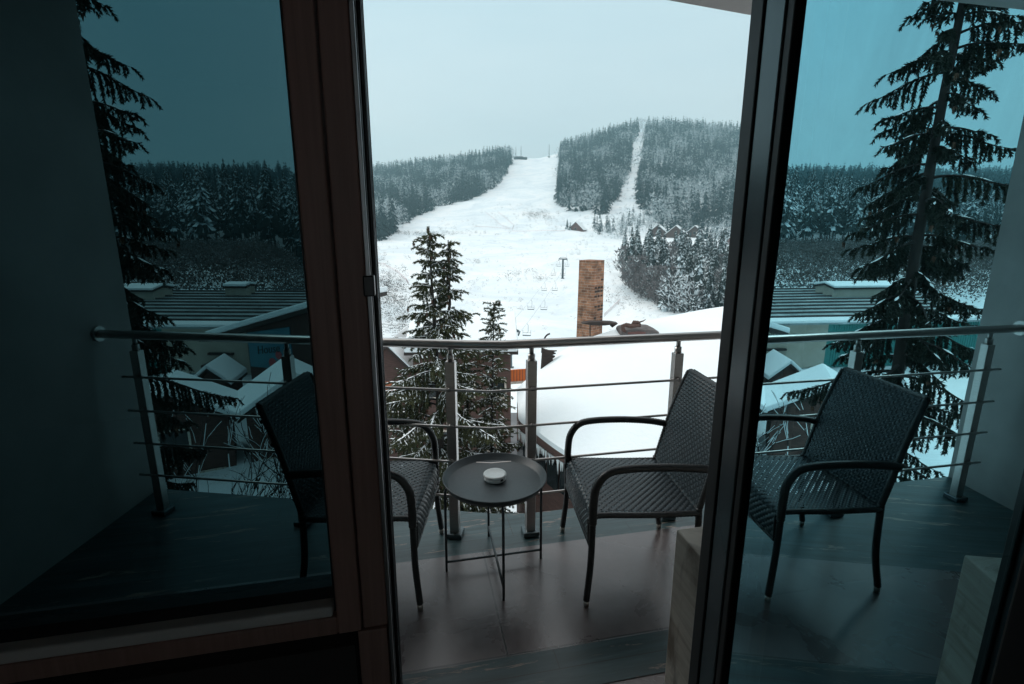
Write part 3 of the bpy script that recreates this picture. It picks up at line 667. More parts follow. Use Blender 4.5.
def sample_region(test, b0, b1, y0, y1, n, rng, spacing):
    """random tree feet, thinned to a minimum spacing on a grid"""
    yy = np.sqrt(rng.uniform(y0 * y0, y1 * y1, n)); bb = rng.uniform(b0, b1, n); xx = bb * yy; zz = hgt(xx, yy); px, py = proj(xx, yy, zz)
    k = test(px, py, xx, yy); xx, yy, zz = xx[k], yy[k], zz[k]; seen = {}; keep = []
    for i in range(len(xx)):
        sp = spacing; c = (int(xx[i] // sp), int(yy[i] // sp)); ok = True
        for dx in (-1, 0, 1):
            for dy in (-1, 0, 1):
                for j in seen.get((c[0] + dx, c[1] + dy), ()):
                    if (xx[i] - xx[j]) ** 2 + (yy[i] - yy[j]) ** 2 < sp * sp: ok = False; break
                if not ok: break
            if not ok: break
        if ok: seen.setdefault(c, []).append(i); keep.append(i)
    return np.stack([xx[keep], yy[keep], zz[keep]], -1)
rg = np.random.default_rng(11)
far_t = [spruce_tpl(rg, 10, 7, .05, .175, False) for _ in range(6)]
frost_t = [frost_tpl(rg, 80) for _ in range(4)]
LEFT_POLY = [(280, 140), (500, 140), (511, 150), (511, 163), (505, 174), (497, 186), (470, 200), (440, 207), (418, 216), (402, 226), (386, 238), (372, 244), (280, 262)]
MID_POLY = [(560, 158), (562, 110), (641, 110), (640, 127), (632, 150), (627, 178), (616, 200), (604, 214), (585, 212), (566, 211), (556, 204), (558, 190)]
RIGHT_POLY = [(649, 110), (1100, 110), (1100, 236), (740, 232), (690, 231), (656, 226), (645, 214), (638, 204), (637, 190), (641, 165)]
def forest(name, poly, b0, b1, y0, y1, n, sp, h0, h1, mats, frost=0.0):
    P = sample_region(lambda px, py, x, y: inside(poly, px, py), b0, b1, y0, y1, n, rg, sp); hs = rg.uniform(h0, h1, len(P)); print(name, len(P))
    fr = rg.uniform(0, 1, len(P)) + .45 * np.sin(P[:, 0] * .05 + 1) * np.sin(P[:, 1] * .035) < frost
    tp = far_t + frost_t; mi = [0] * len(far_t) + [1] * len(frost_t)
    # spruces and frosted broadleaves in one wood
    Pa, Pb = P[~fr], P[fr]; Vs, Fs, Ms = [], [], []; o = 0
    for Q, T, hh, m_, wmul in ((Pa, far_t, hs[~fr], 0, 1.0), (Pb, frost_t, hs[fr] * .8, 1, 1.5)):
        for i in range(len(Q)):
            v, f = T[rg.integers(len(T))]; a = rg.uniform(0, 6.28); c, s = math.cos(a), math.sin(a); w = rg.uniform(.85, 1.2) * wmul; q = np.empty_like(v)
            q[:, 0] = (v[:, 0] * c - v[:, 1] * s) * hh[i] * w + Q[i][0]; q[:, 1] = (v[:, 0] * s + v[:, 1] * c) * hh[i] * w + Q[i][1]; q[:, 2] = v[:, 2] * hh[i] + Q[i][2] - .5
            Vs.append(q); Fs.append(f + o); o += len(v); Ms.append(np.full(len(f), m_))
    ob = link(name, np_mesh(name, np.concatenate(Vs), np.concatenate(Fs), mats, np.concatenate(Ms))); tag(ob, kind='stuff'); return ob
WM = [M['wood_needles'], M['frosted_twigs']]
tag(forest('ridge_forest', LEFT_POLY, -.46, .02, 380, 1130, 40000, 6.0, 14, 33, WM, .16), 'far spruce forest along the left edge of the ski slope', 'forest')
tag(forest('slope_forest', MID_POLY, .07, .29, 480, 1130, 26000, 6.0, 14, 32, WM, .14), 'steep far spruce forest between the ski slope and the lift cutting', 'forest')
tag(forest('hill_forest', RIGHT_POLY, .22, .95, 480, 1130, 60000, 6.3, 14, 32, WM, .34), 'far forest of spruces and frosted trees right of the lift cutting', 'forest')
RIM_POLY = [(592, 224), (604, 226), (640, 219), (700, 226), (1000, 228), (1000, 250), (712, 250), (704, 238), (640, 236), (618, 242), (598, 236)]
tag(forest('rim_forest', RIM_POLY, .14, .85, 300, 560, 16000, 7.5, 9, 18, WM, .42), 'loose belt of snowy trees running upslope around the gabled chalets', 'tree belt')
# the wood in the left sector: the far part is one mass, the front rows are trees of their own
Pl = sample_region(lambda px, py, x, y: (px < 340) & (x / y > -1.6), -1.6, -.33, 222, 640, 13000, rg, 6.5)
ob = scatter('valley_forest', far_t, Pl, rg.uniform(17, 26, len(Pl)), [M['wood_needles']], rg); tag(ob, 'dark spruce forest behind the front row of tall trunks on the left hillside', 'forest', kind='stuff')

# ------------------------------------------------------------------ individual trees of the middle distance
def tri_mesh(name, tpl, m): return np_mesh(name, tpl[0], tpl[1], m)
tall_t = [spruce_tpl(rg, 26, 11, b, .118, True, .35, .34) for b in (.30, .36, .26, .33)]
full_t = [spruce_tpl(rg, 26, 11, .05, .185, True, .35, .34) for _ in range(4)]
def tree_proto(kind, tpl, m, trunk_r, bare, label, cat, group):
    r = thing(kind, label, cat, group=group)
    link('crown', tri_mesh('crown', tpl, m), r)
    mb = MB(); mb.tube([(0, 0, -.03), (0, 0, bare), (0, 0, .92)], [trunk_r, trunk_r * .8, trunk_r * .15], 5); mb.build('trunk', M['bark'], r, True); return r
def plant_trees(protos, P, hs, rng, wid=(.85, 1.15)):
    used = set()
    for i in range(len(P)):
        k = int(rng.integers(len(protos))); o = protos[k] if k not in used else copy_tree(protos[k]); used.add(k)
        w = hs[i] * rng.uniform(*wid); o.location = (P[i][0], P[i][1], P[i][2] - .15); o.scale = (w, w, hs[i]); o.rotation_euler = (R(rng.normal(0, 1.2)), R(rng.normal(0, 1.2)), rng.uniform(0, 6.28))
    for k, p in enumerate(protos):
        if k not in used:
            for c in list(p.children): bpy.data.objects.remove(c)
            bpy.data.objects.remove(p)
Pf = sample_region(lambda px, py, x, y: px < 335, -1.12, -.37, 150, 222, 3400, rg, 5.0)[:215]
plant_trees([tree_proto('spruce_tree', t, M['mid_needles'], .009, .32, 'tall dark spruce with a bare lower trunk at the front of the left wood', 'spruce', 'tall spruces at the front of the left wood') for t in tall_t], Pf, rg.uniform(18, 27, len(Pf)) * np.interp(Pf[:, 0] / Pf[:, 1], [-.9, -.45], [.8, 1.08]), rg)
print('front trees', len(Pf))
# the wooded bank right of the chimney: spruces and frosted broadleaf trees
BANK = [(598, 232), (612, 230), (640, 232), (726, 240), (830, 244), (830, 322), (690, 318), (668, 313), (654, 306), (636, 297), (624, 282), (622, 266), (606, 250)]
Pb = sample_region(lambda px, py, x, y: inside(BANK, px, py), .1, .62, 140, 400, 60000, rg, 4.3); rg.shuffle(Pb)
edge_keep = rg.uniform(0, 1, len(Pb)) < np.clip(.35 + (proj(Pb[:, 0], Pb[:, 1], Pb[:, 2])[0] - 600) / 70, .35, 1); Pb = Pb[edge_keep]
Pb = Pb[np.argsort(Pb[:, 1])]
sel = rg.uniform(0, 1, len(Pb)); Pc = Pb[sel < .5][:150]; Pd = Pb[sel >= .5][:130]; print('bank', len(Pb), len(Pc), len(Pd))
plant_trees([tree_proto('spruce_tree', t, M['mid_needles'], .012, .05, 'snow dusted spruce on the wooded bank below the gabled chalets', 'spruce', 'spruces on the wooded bank') for t in full_t], Pc, np.interp(Pc[:, 1], [150, 380], [17, 16]) * rg.uniform(.55, 1.25, len(Pc)), rg)
fm = [frost_tpl(rg, 420, .40, .06) for _ in range(4)]
M['frost_mix'] = snow_on_top('frost_laden_twigs', ((0.05, 0.042, 0.042), (0.13, 0.12, 0.12)), 0.9, 0.72, 0.98, 0.9, (0.70, 0.76, 0.78))
def frost_proto(t, m, label, group):
    r = thing('frosted_tree', label, 'bare tree', group=group); link('crown', tri_mesh('crown', (t[0] * np.array([1, 1, 1]), t[1]), m), r)
    mb = MB(); mb.tube([(0, 0, -.03), (.01, .01, .3), (0.03, 0, .7)], [.014, .010, .004], 5); mb.build('trunk', M['bark'], r, True); return r
plant_trees([frost_proto(t, M['frost_mix'] if i < 3 else M['brown_twigs'], 'leafless frosted tree on the wooded bank below the gabled chalets', 'frosted trees on the wooded bank') for i, t in enumerate(fm)], Pd, rg.uniform(6, 13, len(Pd)), rg, (.9, 1.3))
for px, py, h, w in ((636, 292, 13, 1.25), (648, 300, 11, 1.2), (657, 306, 8, 1.2)):
    p = ground_at(px, py); o = frost_proto(fm[3], M['brown_twigs'], 'x', None); del o['label']
    tag(o, {636: 'large round grey brown bare tree at the lower left tip of the wooded bank', 648: 'grey brown bare tree right beside the large round one on the bank', 657: 'small bare tree at the lowest edge of the wooded bank behind the snowy roof'}[px], 'bare tree', 'brown bare trees at the tip of the bank')
    o.location = p; o.scale = (h * w, h * w, h)
# small spruces at the upper rim of the bank and by the far chalet
for px, py, h in ((601, 231, 11), (609, 233, 12), (567, 229, 9), (570, 230, 7)):
    p = ground_at(px, py, 100); o = tree_proto('spruce_tree', full_t[px % 4], M['mid_needles'], .012, .05, 'small dark spruce between the lone far chalet and the wooded bank' if px > 590 else 'small dark spruce just left of the lone far chalet', 'spruce', 'small spruces by the far chalet')
    o.location = p; o.scale = (h, h, h)
# thickets at the foot of the left wood, scrub on the ski slope
Pu = sample_region(lambda px, py, x, y: (px < 345), -1.45, -.34, 58, 165, 62000, rg, 1.2)
Pu = Pu[rg.uniform(0, 1, len(Pu)) < np.clip((Pu[:, 1] - 45) / 35, .4, 1)]
bush_t = [frost_tpl(rg, 40, .55, .0, 2.4) for _ in range(5)]
ob = scatter('thicket', bush_t, Pu, rg.uniform(1.2, 4.2, len(Pu)), [M['scrub'], M['brown_twigs']], rg, tpl_mi=[0, 0, 0, 0, 1]); tag(ob, 'brown leafless thicket with frosted twigs at the foot of the left wood', 'thicket', kind='stuff')
spots = []
def spot(px, py, rx, ry, n, hs=(.5, 1.4)):
    for _ in range(n):
        p = ground_at(px + rg.normal(0, rx), py + rg.normal(0, ry), 60); spots.append((p, rg.uniform(*hs)))
spot(538, 216, 8, 2.0, 70, (1.2, 2.4)); spot(425, 234, 26, .8, 90, (.7, 1.6)); spot(520, 208, 20, 3, 40, (.6, 1.5)); spot(500, 245, 50, 10, 60, (.3, .8)); spot(470, 285, 40, 16, 60, (.3, .7)); spot(540, 262, 20, 10, 30, (.3, .8)); spot(588, 250, 8, 12, 24, (.3, .8)); spot(614, 290, 6, 10, 16, (.3, .7)); spot(549, 220, 3, .8, 8, (1, 2)); spot(505, 217, 10, 1.5, 12); spot(470, 228, 45, 4, 60, (.6, 1.6)); spot(430, 235, 40, 1.2, 60, (.8, 2.0)); spot(476, 263, 10, 2, 16); spot(520, 276, 14, 2.5, 22); spot(538, 280, 6, 1, 8)
spot(392, 292, 9, 12, 160, (.5, 1.8)); spot(560, 224, 14, 3, 40, (.6, 1.5)); spot(632, 300, 16, 8, 60, (.4, 1.2)); spot(610, 258, 5, 12, 30, (.5, 1.2)); spot(440, 250, 40, 8, 60, (.3, .9)); spot(528, 292, 18, 14, 40, (.3, .8)); spot(400, 322, 14, 10, 120, (.4, 1.3)); spot(382, 262, 5, 10, 25); spot(455, 300, 30, 25, 40, (.3, .8)); spot(560, 235, 25, 8, 30, (.4, 1.0)); spot(600, 217, 10, 1.5, 16, (1, 2.5)); spot(628, 195, 5, 12, 30, (.8, 2)); spot(690, 228, 40, 4, 60, (1, 3)); spot(722, 262, 6, 12, 50, (.8, 2)); spot(600, 300, 12, 12, 12, (.4, .9))
scrub_t = [frost_tpl(rg, 26, .7, .0, 4.0) for _ in range(5)]
ob = scatter('slope_scrub', scrub_t, [s[0] for s in spots], [s[1] * 1.7 for s in spots], [M['scrub'], M['brown_twigs']], rg, tpl_mi=[0, 0, 0, 1, 1]); tag(ob, 'low dark scrub poking through the snow of the ski slope', 'scrub', kind='stuff')
# ------------------------------------------------------------------ near spruces, needle by needle
def spruce_near(name, label, loc, Ht, R0, z_crown, seed, whorl, nbr, twig_step, blade, needle_mat, droop=0.5, snow_p=0.35, cones=0.0, group=None, twin=None, trunk_r=0.16, hang=0.6, zmin=0.0, extra=None, nb=9, axis_lean=(0, 0), tip_exp=.9):
    rng = random.Random(seed); root = thing(name, label, 'spruce', loc, group=group)
    U = rng.uniform
    def axis(z): return Vector((axis_lean[0] * z / Ht + 0.05 * math.sin(z * .5 + seed), axis_lean[1] * z / Ht + .04 * math.cos(z * .4 + seed), z))
    def tr(z): return max(0.012, trunk_r * max(0, 1 - z / Ht) ** .85 + .008)
    mb = MB(); zs = [Ht * i / 26 for i in range(27)]; mb.tube([axis(z) for z in zs], [tr(z) for z in zs], 10, 0); 
    tb = mb.build('trunk', M['bark'], root, True)
    br = MB(); V = []; Fc = []; MI = []
    def blade_tri(p, d, l, w, roll, mi):
        s = d.orthogonal(); s.rotate(Matrix.Rotation(roll, 3, d)); o = len(V)
        V.extend([p - s * w, p + s * w, p + d * l]); Fc.append((o, o + 1, o + 2)); MI.append(mi)
    def snow_lump(p, d, l, w):
        side = d.cross(Vector((0, 0, 1)))
        if side.length < .2: return
        side.normalize(); up = Vector((0, 0, 1)); o = len(V); a = p - d * l * .5; b = p + d * l * .5
        hgt_ = w * U(.35, .7)
        V.extend([a, p + side * w * U(.6, 1) , b, p - side * w * U(.6, 1), p + up * hgt_ + d * l * U(-.15, .15)])
        for q in ((0, 1, 4), (1, 2, 4), (2, 3, 4), (3, 0, 4)): Fc.append(tuple(o + e for e in q)); MI.append(1)
    def twig(p, d, l, depth=0):
        n = max(3, int(l / (blade * .42))); q = p.copy(); dd = d.copy()
        for i in range(n):
            f = i / n; dd = (dd + Vector((0, 0, -1)) * (hang * .35 * l) + Vector((U(-.06, .06), U(-.06, .06), U(-.04, .04)))).normalized(); st = dd * (l / n); q = q + st
            for k in range(nb // 3):
                a = U(0, 6.28); s = dd.orthogonal(); s.rotate(Matrix.Rotation(a, 3, dd)); nd = (dd * U(.7, 1.1) + s * U(.35, .8)).normalized()
                blade_tri(q - st * U(0, 1), nd, blade * U(.6, 1.15), blade * U(.10, .17), U(0, 3.14), 0)
            if U(0, 1) < snow_p * (1.15 - f) : snow_lump(q + Vector((0, 0, blade * .12)), dd, blade * U(.8, 1.7), blade * U(.18, .38))
        if cones and U(0, 1) < cones:
            c = q + Vector((0, 0, -.02)); 
            for k in range(9): blade_tri(c + Vector((U(-.02, .02), U(-.02, .02), U(-.03, .0))), Vector((U(-.3, .3), U(-.3, .3), -1)).normalized(), U(.06, .12), U(.014, .022), U(0, 3), 2)
    def branch(z, az, Lb, up):
        p0 = axis(z); n = max(5, int(Lb / .16)); pts = [p0]; d = Vector((math.cos(az), math.sin(az), up + U(-.14, .14))).normalized(); side0 = Vector((-math.sin(az), math.cos(az), 0))
        for i in range(n):
            f = i / n; cur = -droop * 1.5 / n * (1 - f) * 1.3 if f < .62 else droop * .9 / n
            d = (d + Vector((0, 0, cur)) + side0 * U(-.07, .07)).normalized(); pts.append(pts[-1] + d * (Lb / n))
        r0 = min(tr(z) * .5, .010 + Lb * .011); br.tube(pts, [r0 * (1 - .85 * i / n) + .002 for i in range(n + 1)], 4, 0, False)
        s = .14 * Lb if Lb > .5 else .03
        k = 0
        while s < Lb:
            f = s / Lb; i = min(n - 1, int(f * n)); p = pts[i].lerp(pts[i + 1], f * n - i); d = (pts[i + 1] - pts[i]).normalized(); sd = d.cross(Vector((0, 0, 1))).normalized() * (1 if k % 2 else -1)
            l = (Lb * .36 * (1 - f) ** .7 + blade * 1.6) * U(.55, 1.15)
            if f < .16: l *= .4
            tdir = (d * U(.45, .9) + sd * U(.5, 1.0) + Vector((0, 0, -hang * U(.1, .8)))).normalized(); twig(p, tdir, l)
            if U(0, 1) < .55: twig(p, (d * U(.2, .7) + sd * U(-.4, .4) + Vector((0, 0, -hang * U(.6, 1.4) - .05))).normalized(), l * U(.5, .95))
            if U(0, 1) < .25: twig(p, (d * U(.7, 1) + Vector((0, 0, U(.0, .35))) + sd * U(0, .5)).normalized(), l * .6)
            if U(0, 1) < snow_p: snow_lump(p + Vector((0, 0, r0)), d, U(.12, .3), blade * U(.25, .5))
            s += twig_step * U(.7, 1.3); k += 1
        twig(pts[-1], d, blade * 3)
    def stem_crown(zb, zt, Rm):
        z = zb; off = 0
        while z < zt - .05:
            t = (z - zb) / (zt - zb); m = max(3, int(round(nbr * (1 - .35 * t) * U(.75, 1.2)))); off += U(.4, 2)
            for k in range(m):
                Lb = Rm * ((1 - t) ** tip_exp) * U(.45, 1.16) + .05
                branch(min(z + U(-.48, .48) * whorl * (1 - .6 * t), zt - .06), off + 2 * math.pi * k / m + U(-.3, .3), Lb, .05 + .75 * t ** 1.4 + U(-.1, .12))
            z += whorl * (1 - .45 * t) * U(.8, 1.2)
        for k in range(5): twig(axis(zt - .25 - .1 * k), Vector((U(-.25, .25), U(-.25, .25), 1)).normalized(), .22)
    stem_crown(z_crown, Ht, R0)
    if twin:
        dx, dy, zb, zt, Rm = twin; base_axis = axis
        def axis(z, a=base_axis): k = min(1, max(0, (z - zb) / .8)); return a(zb) + Vector((dx * k, dy * k, z - zb))
        tw = MB(); zz = [zb + (zt - zb) * i / 8 for i in range(9)]; tw.tube([axis(z) for z in zz], [.05 * (1 - i / 9.5) + .006 for i in range(9)], 6); tw.build('second_leader', M['bark'], root, True)
        hold = tr
        stem_crown(zb + .5, zt, Rm)
    br.build('branches', M['bark'], root, True)
    V_ = np.array([tuple(v) for v in V]); me = np_mesh('crown', V_, np.array(Fc), [needle_mat, M['snow'], M['cones']], np.array(MI)); link('crown', me, root)
    print(name, len(Fc)); return root
d0 = 13.0
top = at(431, 226, d0); g = H(top.x, d0)
spruce_near('spruce_tree', 'snowy spruce with twin tops standing just beyond the middle of the railing', (top.x, d0, g), top.z - g, 3.0, 1.6, 5, .38, 5.2, .064, .082, M['needles'], .55, .48, .06, twin=(.40, .1, top.z - g - 3.0, top.z - g - .35, .42), trunk_r=.15, hang=1.0, nb=27)
for px_, py_, Y_, sd_, lab_ in ((466, 346, 13.9, 41, 'low bushy spruce between the twin topped spruce and the thin young one'), (402, 368, 14.2, 42, 'low spruce left of the twin topped spruce, top just under the handrail')):
    p2 = at(px_, py_, Y_); spruce_near('spruce_tree', lab_, (p2.x, Y_, H(p2.x, Y_)), p2.z - H(p2.x, Y_), 1.7, 1.8, sd_, .40, 4.6, .085, .08, M['needles'], .5, .40, .05, trunk_r=.09, hang=.9, nb=21)
p2 = at(491, 306, d0); spruce_near('spruce_tree', 'thin young spruce top right of the twin topped snowy spruce', (p2.x, d0 + .6, H(p2.x, d0 + .6)), p2.z - H(p2.x, d0 + .6), 1.0, 2.0, 9, .25, 4.6, .07, .075, M['needles'], .45, .42, .05, trunk_r=.08, hang=.7, nb=24)
spruce_near('spruce_tree', 'tall dark spruce beside the left side wall, mirrored in the open door', (-7.12, 8.7, H(-7.12, 8.7)), 19.0, 2.05, 3.6, 21, .44, 4.1, .062, .072, M['dark_needles'], .80, .07, .02, trunk_r=.155, hang=2.4, nb=24, tip_exp=.75)

# ------------------------------------------------------------------ leafless snowy trees under the balcony
def bare_tree(label, loc, h, seed, lean, spread=.5, levels=5):
    rng = random.Random(seed); root = thing('bare_tree', label, 'bare tree', loc, group='leafless trees below the balcony'); mb = MB(); sn = MB()
    def grow(p, d, l, r, lv):
        n = 4; pts = [p]
        for i in range(n):
            d = (d + Vector((rng.uniform(-.22, .22), rng.uniform(-.22, .22), rng.uniform(-.06, .14)))).normalized(); pts.append(pts[-1] + d * l / n)
        mb.tube(pts, [r * (1 - .35 * i / n) for i in range(n + 1)], 5 if lv > 2 else 3, 0, False)
        if lv <= 4 and abs(d.z) < .93: sn.tube([q + Vector((0, 0, r * .75 + .004)) for q in pts[1:]], [max(.009, r * .75) * (1 - .2 * i / n) for i in range(n)], 3, 0, False)
        if lv == 0: return
        for k in range(rng.choice((2, 3, 3))):
            i = rng.randint(1, n); nd = (d * 1.0 + Vector((rng.uniform(-1, 1), rng.uniform(-1, 1), rng.uniform(-.35, .5))) * spread).normalized()
            grow(pts[i], nd, l * rng.uniform(.55, .85), r * .6, lv - 1)
        grow(pts[-1], d, l * .75, r * .62, lv - 1)
    grow(Vector((0, 0, -.1)), Vector((*lean, 1)).normalized(), h * .36, .07, levels)
    mb.build('branches', M['bark'], root, True); sn.build('snow_caps', M['snow'], root, True); return root
for i, (px, Y, zt, h, ln, lab) in enumerate(((215, 9.0, -2.6, 6.2, (.35, .1), 'bare snow lined tree below the left end of the railing'), (262, 9.6, -2.7, 6.4, (.3, .0), 'bare arching tree with snowy twigs in front of the snowy chalet roof'), (180, 10.8, -1.6, 7.2, (.2, 0), 'leafless tree with snowy twigs half hidden by the tall dark spruce'), (232, 12.6, -2.8, 6.0, (.4, .1), 'leafless snowy tree nearest to the snowy chalet roof'))):
    x = at(px, 400, Y).x; bare_tree(lab, (x, Y, H(x, Y)), zt - H(x, Y), 31 + i, ln, .72, 4)

# ------------------------------------------------------------------ houses
def house(name, label, cat, loc, rotz, Lr, Sp, hw, hr, wall_m, ov=.35, snow_t=.22, wins=(), group=None, snow=True, gable_trim=True):
    """ridge along local x; walls Lr x Sp, eaves at hw, ridge hr above; wins = (face, a, z, w, h)"""
    root = thing(name, label, cat, loc, rotz, group); hx, hy = Lr / 2, Sp / 2; mb = MB()
    prof = [(-hy, 0), (hy, 0), (hy, hw), (0, hw + hr), (-hy, hw)]
    mb.add([(x, y, z) for x in (-hx, hx) for y, z in prof], [(4, 3, 2, 1, 0), (5, 6, 7, 8, 9)] + [(i, (i + 1) % 5, 5 + (i + 1) % 5, 5 + i) for i in range(5)]); mb.build('wall', wall_m, root, fixn=True)
    sl = hr / hy; oy = ov; mbr = MB(); mbs = MB(); e = .14
    for sg in (-1, 1):
        y1 = sg * (hy + oy); z1 = hw - sl * oy
        for m_, a, b, ex in ((mbr, .03, .03 + e, 0), (mbs, .035 + e, .035 + e + snow_t, -.03)):
            x0, x1 = -hx - ov - ex, hx + ov + ex
            q = [(0, hw + hr + a), (y1 * (1 + (0.02 if ex else 0)), z1 + a), (y1 * (1 + (.02 if ex else 0)), z1 + b), (0, hw + hr + b)]
            if sg < 0: q = q[::-1]
            m_.add([(x, y, z) for x in (x0, x1) for y, z in q], [(3, 2, 1, 0), (4, 5, 6, 7)] + [(i, (i + 1) % 4, 4 + (i + 1) % 4, 4 + i) for i in range(4)])
    rf = mbr.build('roof', M['dark_timber'], root, fixn=True)
    if snow: mbs.build('roof_snow', M['snow'], rf, fixn=True, bevel=.05)
    for fc, a, z, w, h in wins:
        mb = MB(); mg = MB(); t = .05
        def put(m_, a0, a1, z0, z1, d0_, d1_):
            if fc == 'f': m_.box(a0, a1, -hy - d1_, -hy - d0_, z0, z1)
            elif fc == 'g': m_.box(-hx - d1_, -hx - d0_, a0, a1, z0, z1)
            else: m_.box(hx + d0_, hx + d1_, a0, a1, z0, z1)
        put(mg, a - w / 2, a + w / 2, z, z + h, .006, .03); put(mb, a - w / 2 - .09, a - w / 2, z - .09, z + h + .09, .004, .07); put(mb, a + w / 2, a + w / 2 + .09, z - .09, z + h + .09, .004, .07); put(mb, a - w / 2, a + w / 2, z - .09, z, .004, .068); put(mb, a - w / 2, a + w / 2, z + h, z + h + .09, .004, .068)
        f = mb.build('window', M['pale_plank'], root); mg.build('glass', M['window_dark'], f)
    return root
# brown chalet behind the middle spruce, small gabled wing at its left
g0 = -11.5
house('brown_chalet', 'brown timber chalet with snowy roof behind the twin topped spruce', 'chalet', (-2.5, 25.8, g0), R(2), 4.7, 5.0, 7.3, 1.0, M['brown_timber'], .35, .35, [('f', -1.4, 5.0, .7, .8), ('f', 0.2, 5.0, .7, .8), ('f', 1.7, 5.0, .7, .8), ('f', -1.2, 2.2, .8, 1.0), ('f', 1.2, 2.2, .8, 1.0)])
house('gabled_chalet', 'small dark brown gabled chalet left of the twin topped spruce', 'chalet', (at(388, 360, 23.5).x, 25.6, g0), R(88), 4.0, 2.4, 6.15, 1.25, M['brown_timber'], .2, .13, [('g', 0, 3.4, .7, .9)])
mb = MB(); mb.box(-.45, .45, -.05, .05, 0, .5); 
p = at(390, 392, 22.6); o = tag(mb.build('orange_board', M['orange_dark'], loc=(p.x, 22.6, p.z)), 'rusty orange board on the front of the small gabled chalet', 'board'); 
# chalet pair with a snowy valley between two roofs, in the left window
va, vb = at(238, 414, 21.0), at(240, 414, 23.4); vb.z = va.z; ax = math.atan2(vb.y - va.y, vb.x - va.x); mid = (va + vb) / 2; ln = (vb - va).length; zv = va.z
nx, ny = -math.sin(ax), math.cos(ax)
for sg, lab, sp, hr in ((1, 'snow roofed chalet left of the roof valley in the left window', 4.3, 1.3), (-1, 'snow roofed dark chalet right of the roof valley in the left window', 4.2, 1.4)):
    c = mid + Vector((nx, ny, 0)) * sg * (sp / 2 + .30); hw = (zv + .1) - g0 - 1.8
    house('snowy_chalet', lab, 'chalet', (c.x, c.y, g0 + 1.8), ax, ln + .2, sp, hw - .2, hr, M['brown_timber'], .35, .28, [('g', 0, hw - 1.5, 1.0, 1.1), ('g', -1.2, hw - 3.6, .9, 1.1), ('g', 1.2, hw - 3.6, .9, 1.1)], group='snow roofed chalets in the left valley')
house('snowy_chalet', 'little gabled chalet roof just behind the left snowy roof', 'chalet', (at(205, 365, 26).x, 27, -9.2), R(100), 2.2, 1.7, 2.5, .75, M['brown_timber'], .25, .25, (), group='snow roofed chalets in the left valley')

# ---- big valley hall: ribbed metal roof, teal and beige cladding, poster wing
hall = thing('valley_hall', 'long hall with ribbed grey roof and teal and beige cladding in the left valley', 'hall', (-25.5, 38.0, H(-25.5, 38)), R(-2))
hz = hall.location.z
def wz(py, Y): return EYE + slope(py) * Y - hz
w0 = 0.0; we = wz(327, 34.5); wr = wz(293, 46.5)
for q in ((-14, 1.0, -3.5, -3.3), (-14, -13.8, -3.3, 9), (9.3, 9.5, -3.3, 9)):
    mb = MB(); mb.box(*q, 0, we); mb.build('teal_wall', M['teal_wall'], hall)
mb = MB(); mb.box(1.0, 8.6, -3.52, -3.3, 0, we); bw = mb.build('beige_wall', M['beige_wall'], hall)
mb = MB(); mb.box(8.6, 9.5, -3.5, -3.3, 0, we); mb.build('teal_wall', M['teal_wall'], hall)
mb = MB()
for k in range(73): mb.box(-13.9 + k * .2, -13.86 + k * .2, -3.53, -3.5, .1, we - .1)
mb.build('cladding_rib', M['teal_wall'], hall)
mb = MB(); y0, y1 = -4.0, 9.5
mb.add([(-14.6, y0, we), (10.1, y0, we), (10.1, y1, wr), (-14.6, y1, wr), (-14.6, y0, we + .12), (10.1, y0, we + .12), (10.1, y1, wr + .12), (-14.6, y1, wr + .12)], [(0, 3, 2, 1), (4, 5, 6, 7), (0, 1, 5, 4), (1, 2, 6, 5), (2, 3, 7, 6), (3, 0, 4, 7)])
rf = mb.build('roof', M['ribbed'], hall)
mb = MB(); nrib = 11
for k in range(nrib):
    f = (k + .5) / nrib; yy = y0 + (y1 - y0) * f; zz = we + (wr - we) * f + .12; mb.box(-14.6, 10.1, yy - .07, yy + .07, zz + .002, zz + .10 + .03)
mb.build('rib', M['shingle'], rf)
mb = MB(); mb.add([(-14.7, y0 - .1, we + .13), (10.2, y0 - .1, we + .13), (10.2, y0 + 1.15, we + .25), (-14.7, y0 + 1.15, we + .25), (-14.7, y0 - .08, we + .33), (10.2, y0 - .08, we + .33), (10.2, y0 + 1.1, we + .37), (-14.7, y0 + 1.1, we + .37)], [(0, 3, 2, 1), (4, 5, 6, 7), (0, 1, 5, 4), (1, 2, 6, 5), (2, 3, 7, 6), (3, 0, 4, 7)])
mb.build('eaves_snow', M['snow'], rf, bevel=.06)
mb = MB(); mb.tube([(-14.6, y1, wr + .32), (10.1, y1, wr + .32)], .05, 6)
for k in range(25): mb.tube([(-14.6 + k, y1, wr + .1), (-14.6 + k, y1, wr + .32)], .025, 5)
mb.build('ridge_rail', M['lift_steel'], rf)
# lettering strip high on the beige wall (too blurred in the photo to read), dark porch below
mb = MB(); rl = random.Random(4); x = 3.6
for k in range(13):
    w = rl.uniform(.07, .16); h = rl.uniform(.28, .42)
    if k not in (4, 8): mb.box(x, x + .05, -3.56, -3.521, we - 1.02, we - 1.02 + h); mb.box(x + w, x + w + .05, -3.56, -3.521, we - 1.02, we - 1.02 + h * rl.choice((.6, 1))); mb.box(x + .05, x + w, -3.56, -3.521, we - 1.02 + h * .45, we - 1.02 + h * .6)
    x += w + .17
mb.build('lettering', M['dark_ink'], bw)
mb = MB(); mb.box(4.2, 6.0, -3.75, -3.521, we - 1.95, we - 1.80); mb.build('signboard', M['dark_timber'], bw)
mb = MB(); mb.box(4.0, 6.3, -4.3, -3.521, we - 2.9, we - 2.55); mb.box(4.2, 4.4, -4.2, -4.0, 0, we - 2.9); mb.box(5.9, 6.1, -4.2, -4.0, 0, we - 2.9); mb.build('porch', M['dark_timber'], bw)
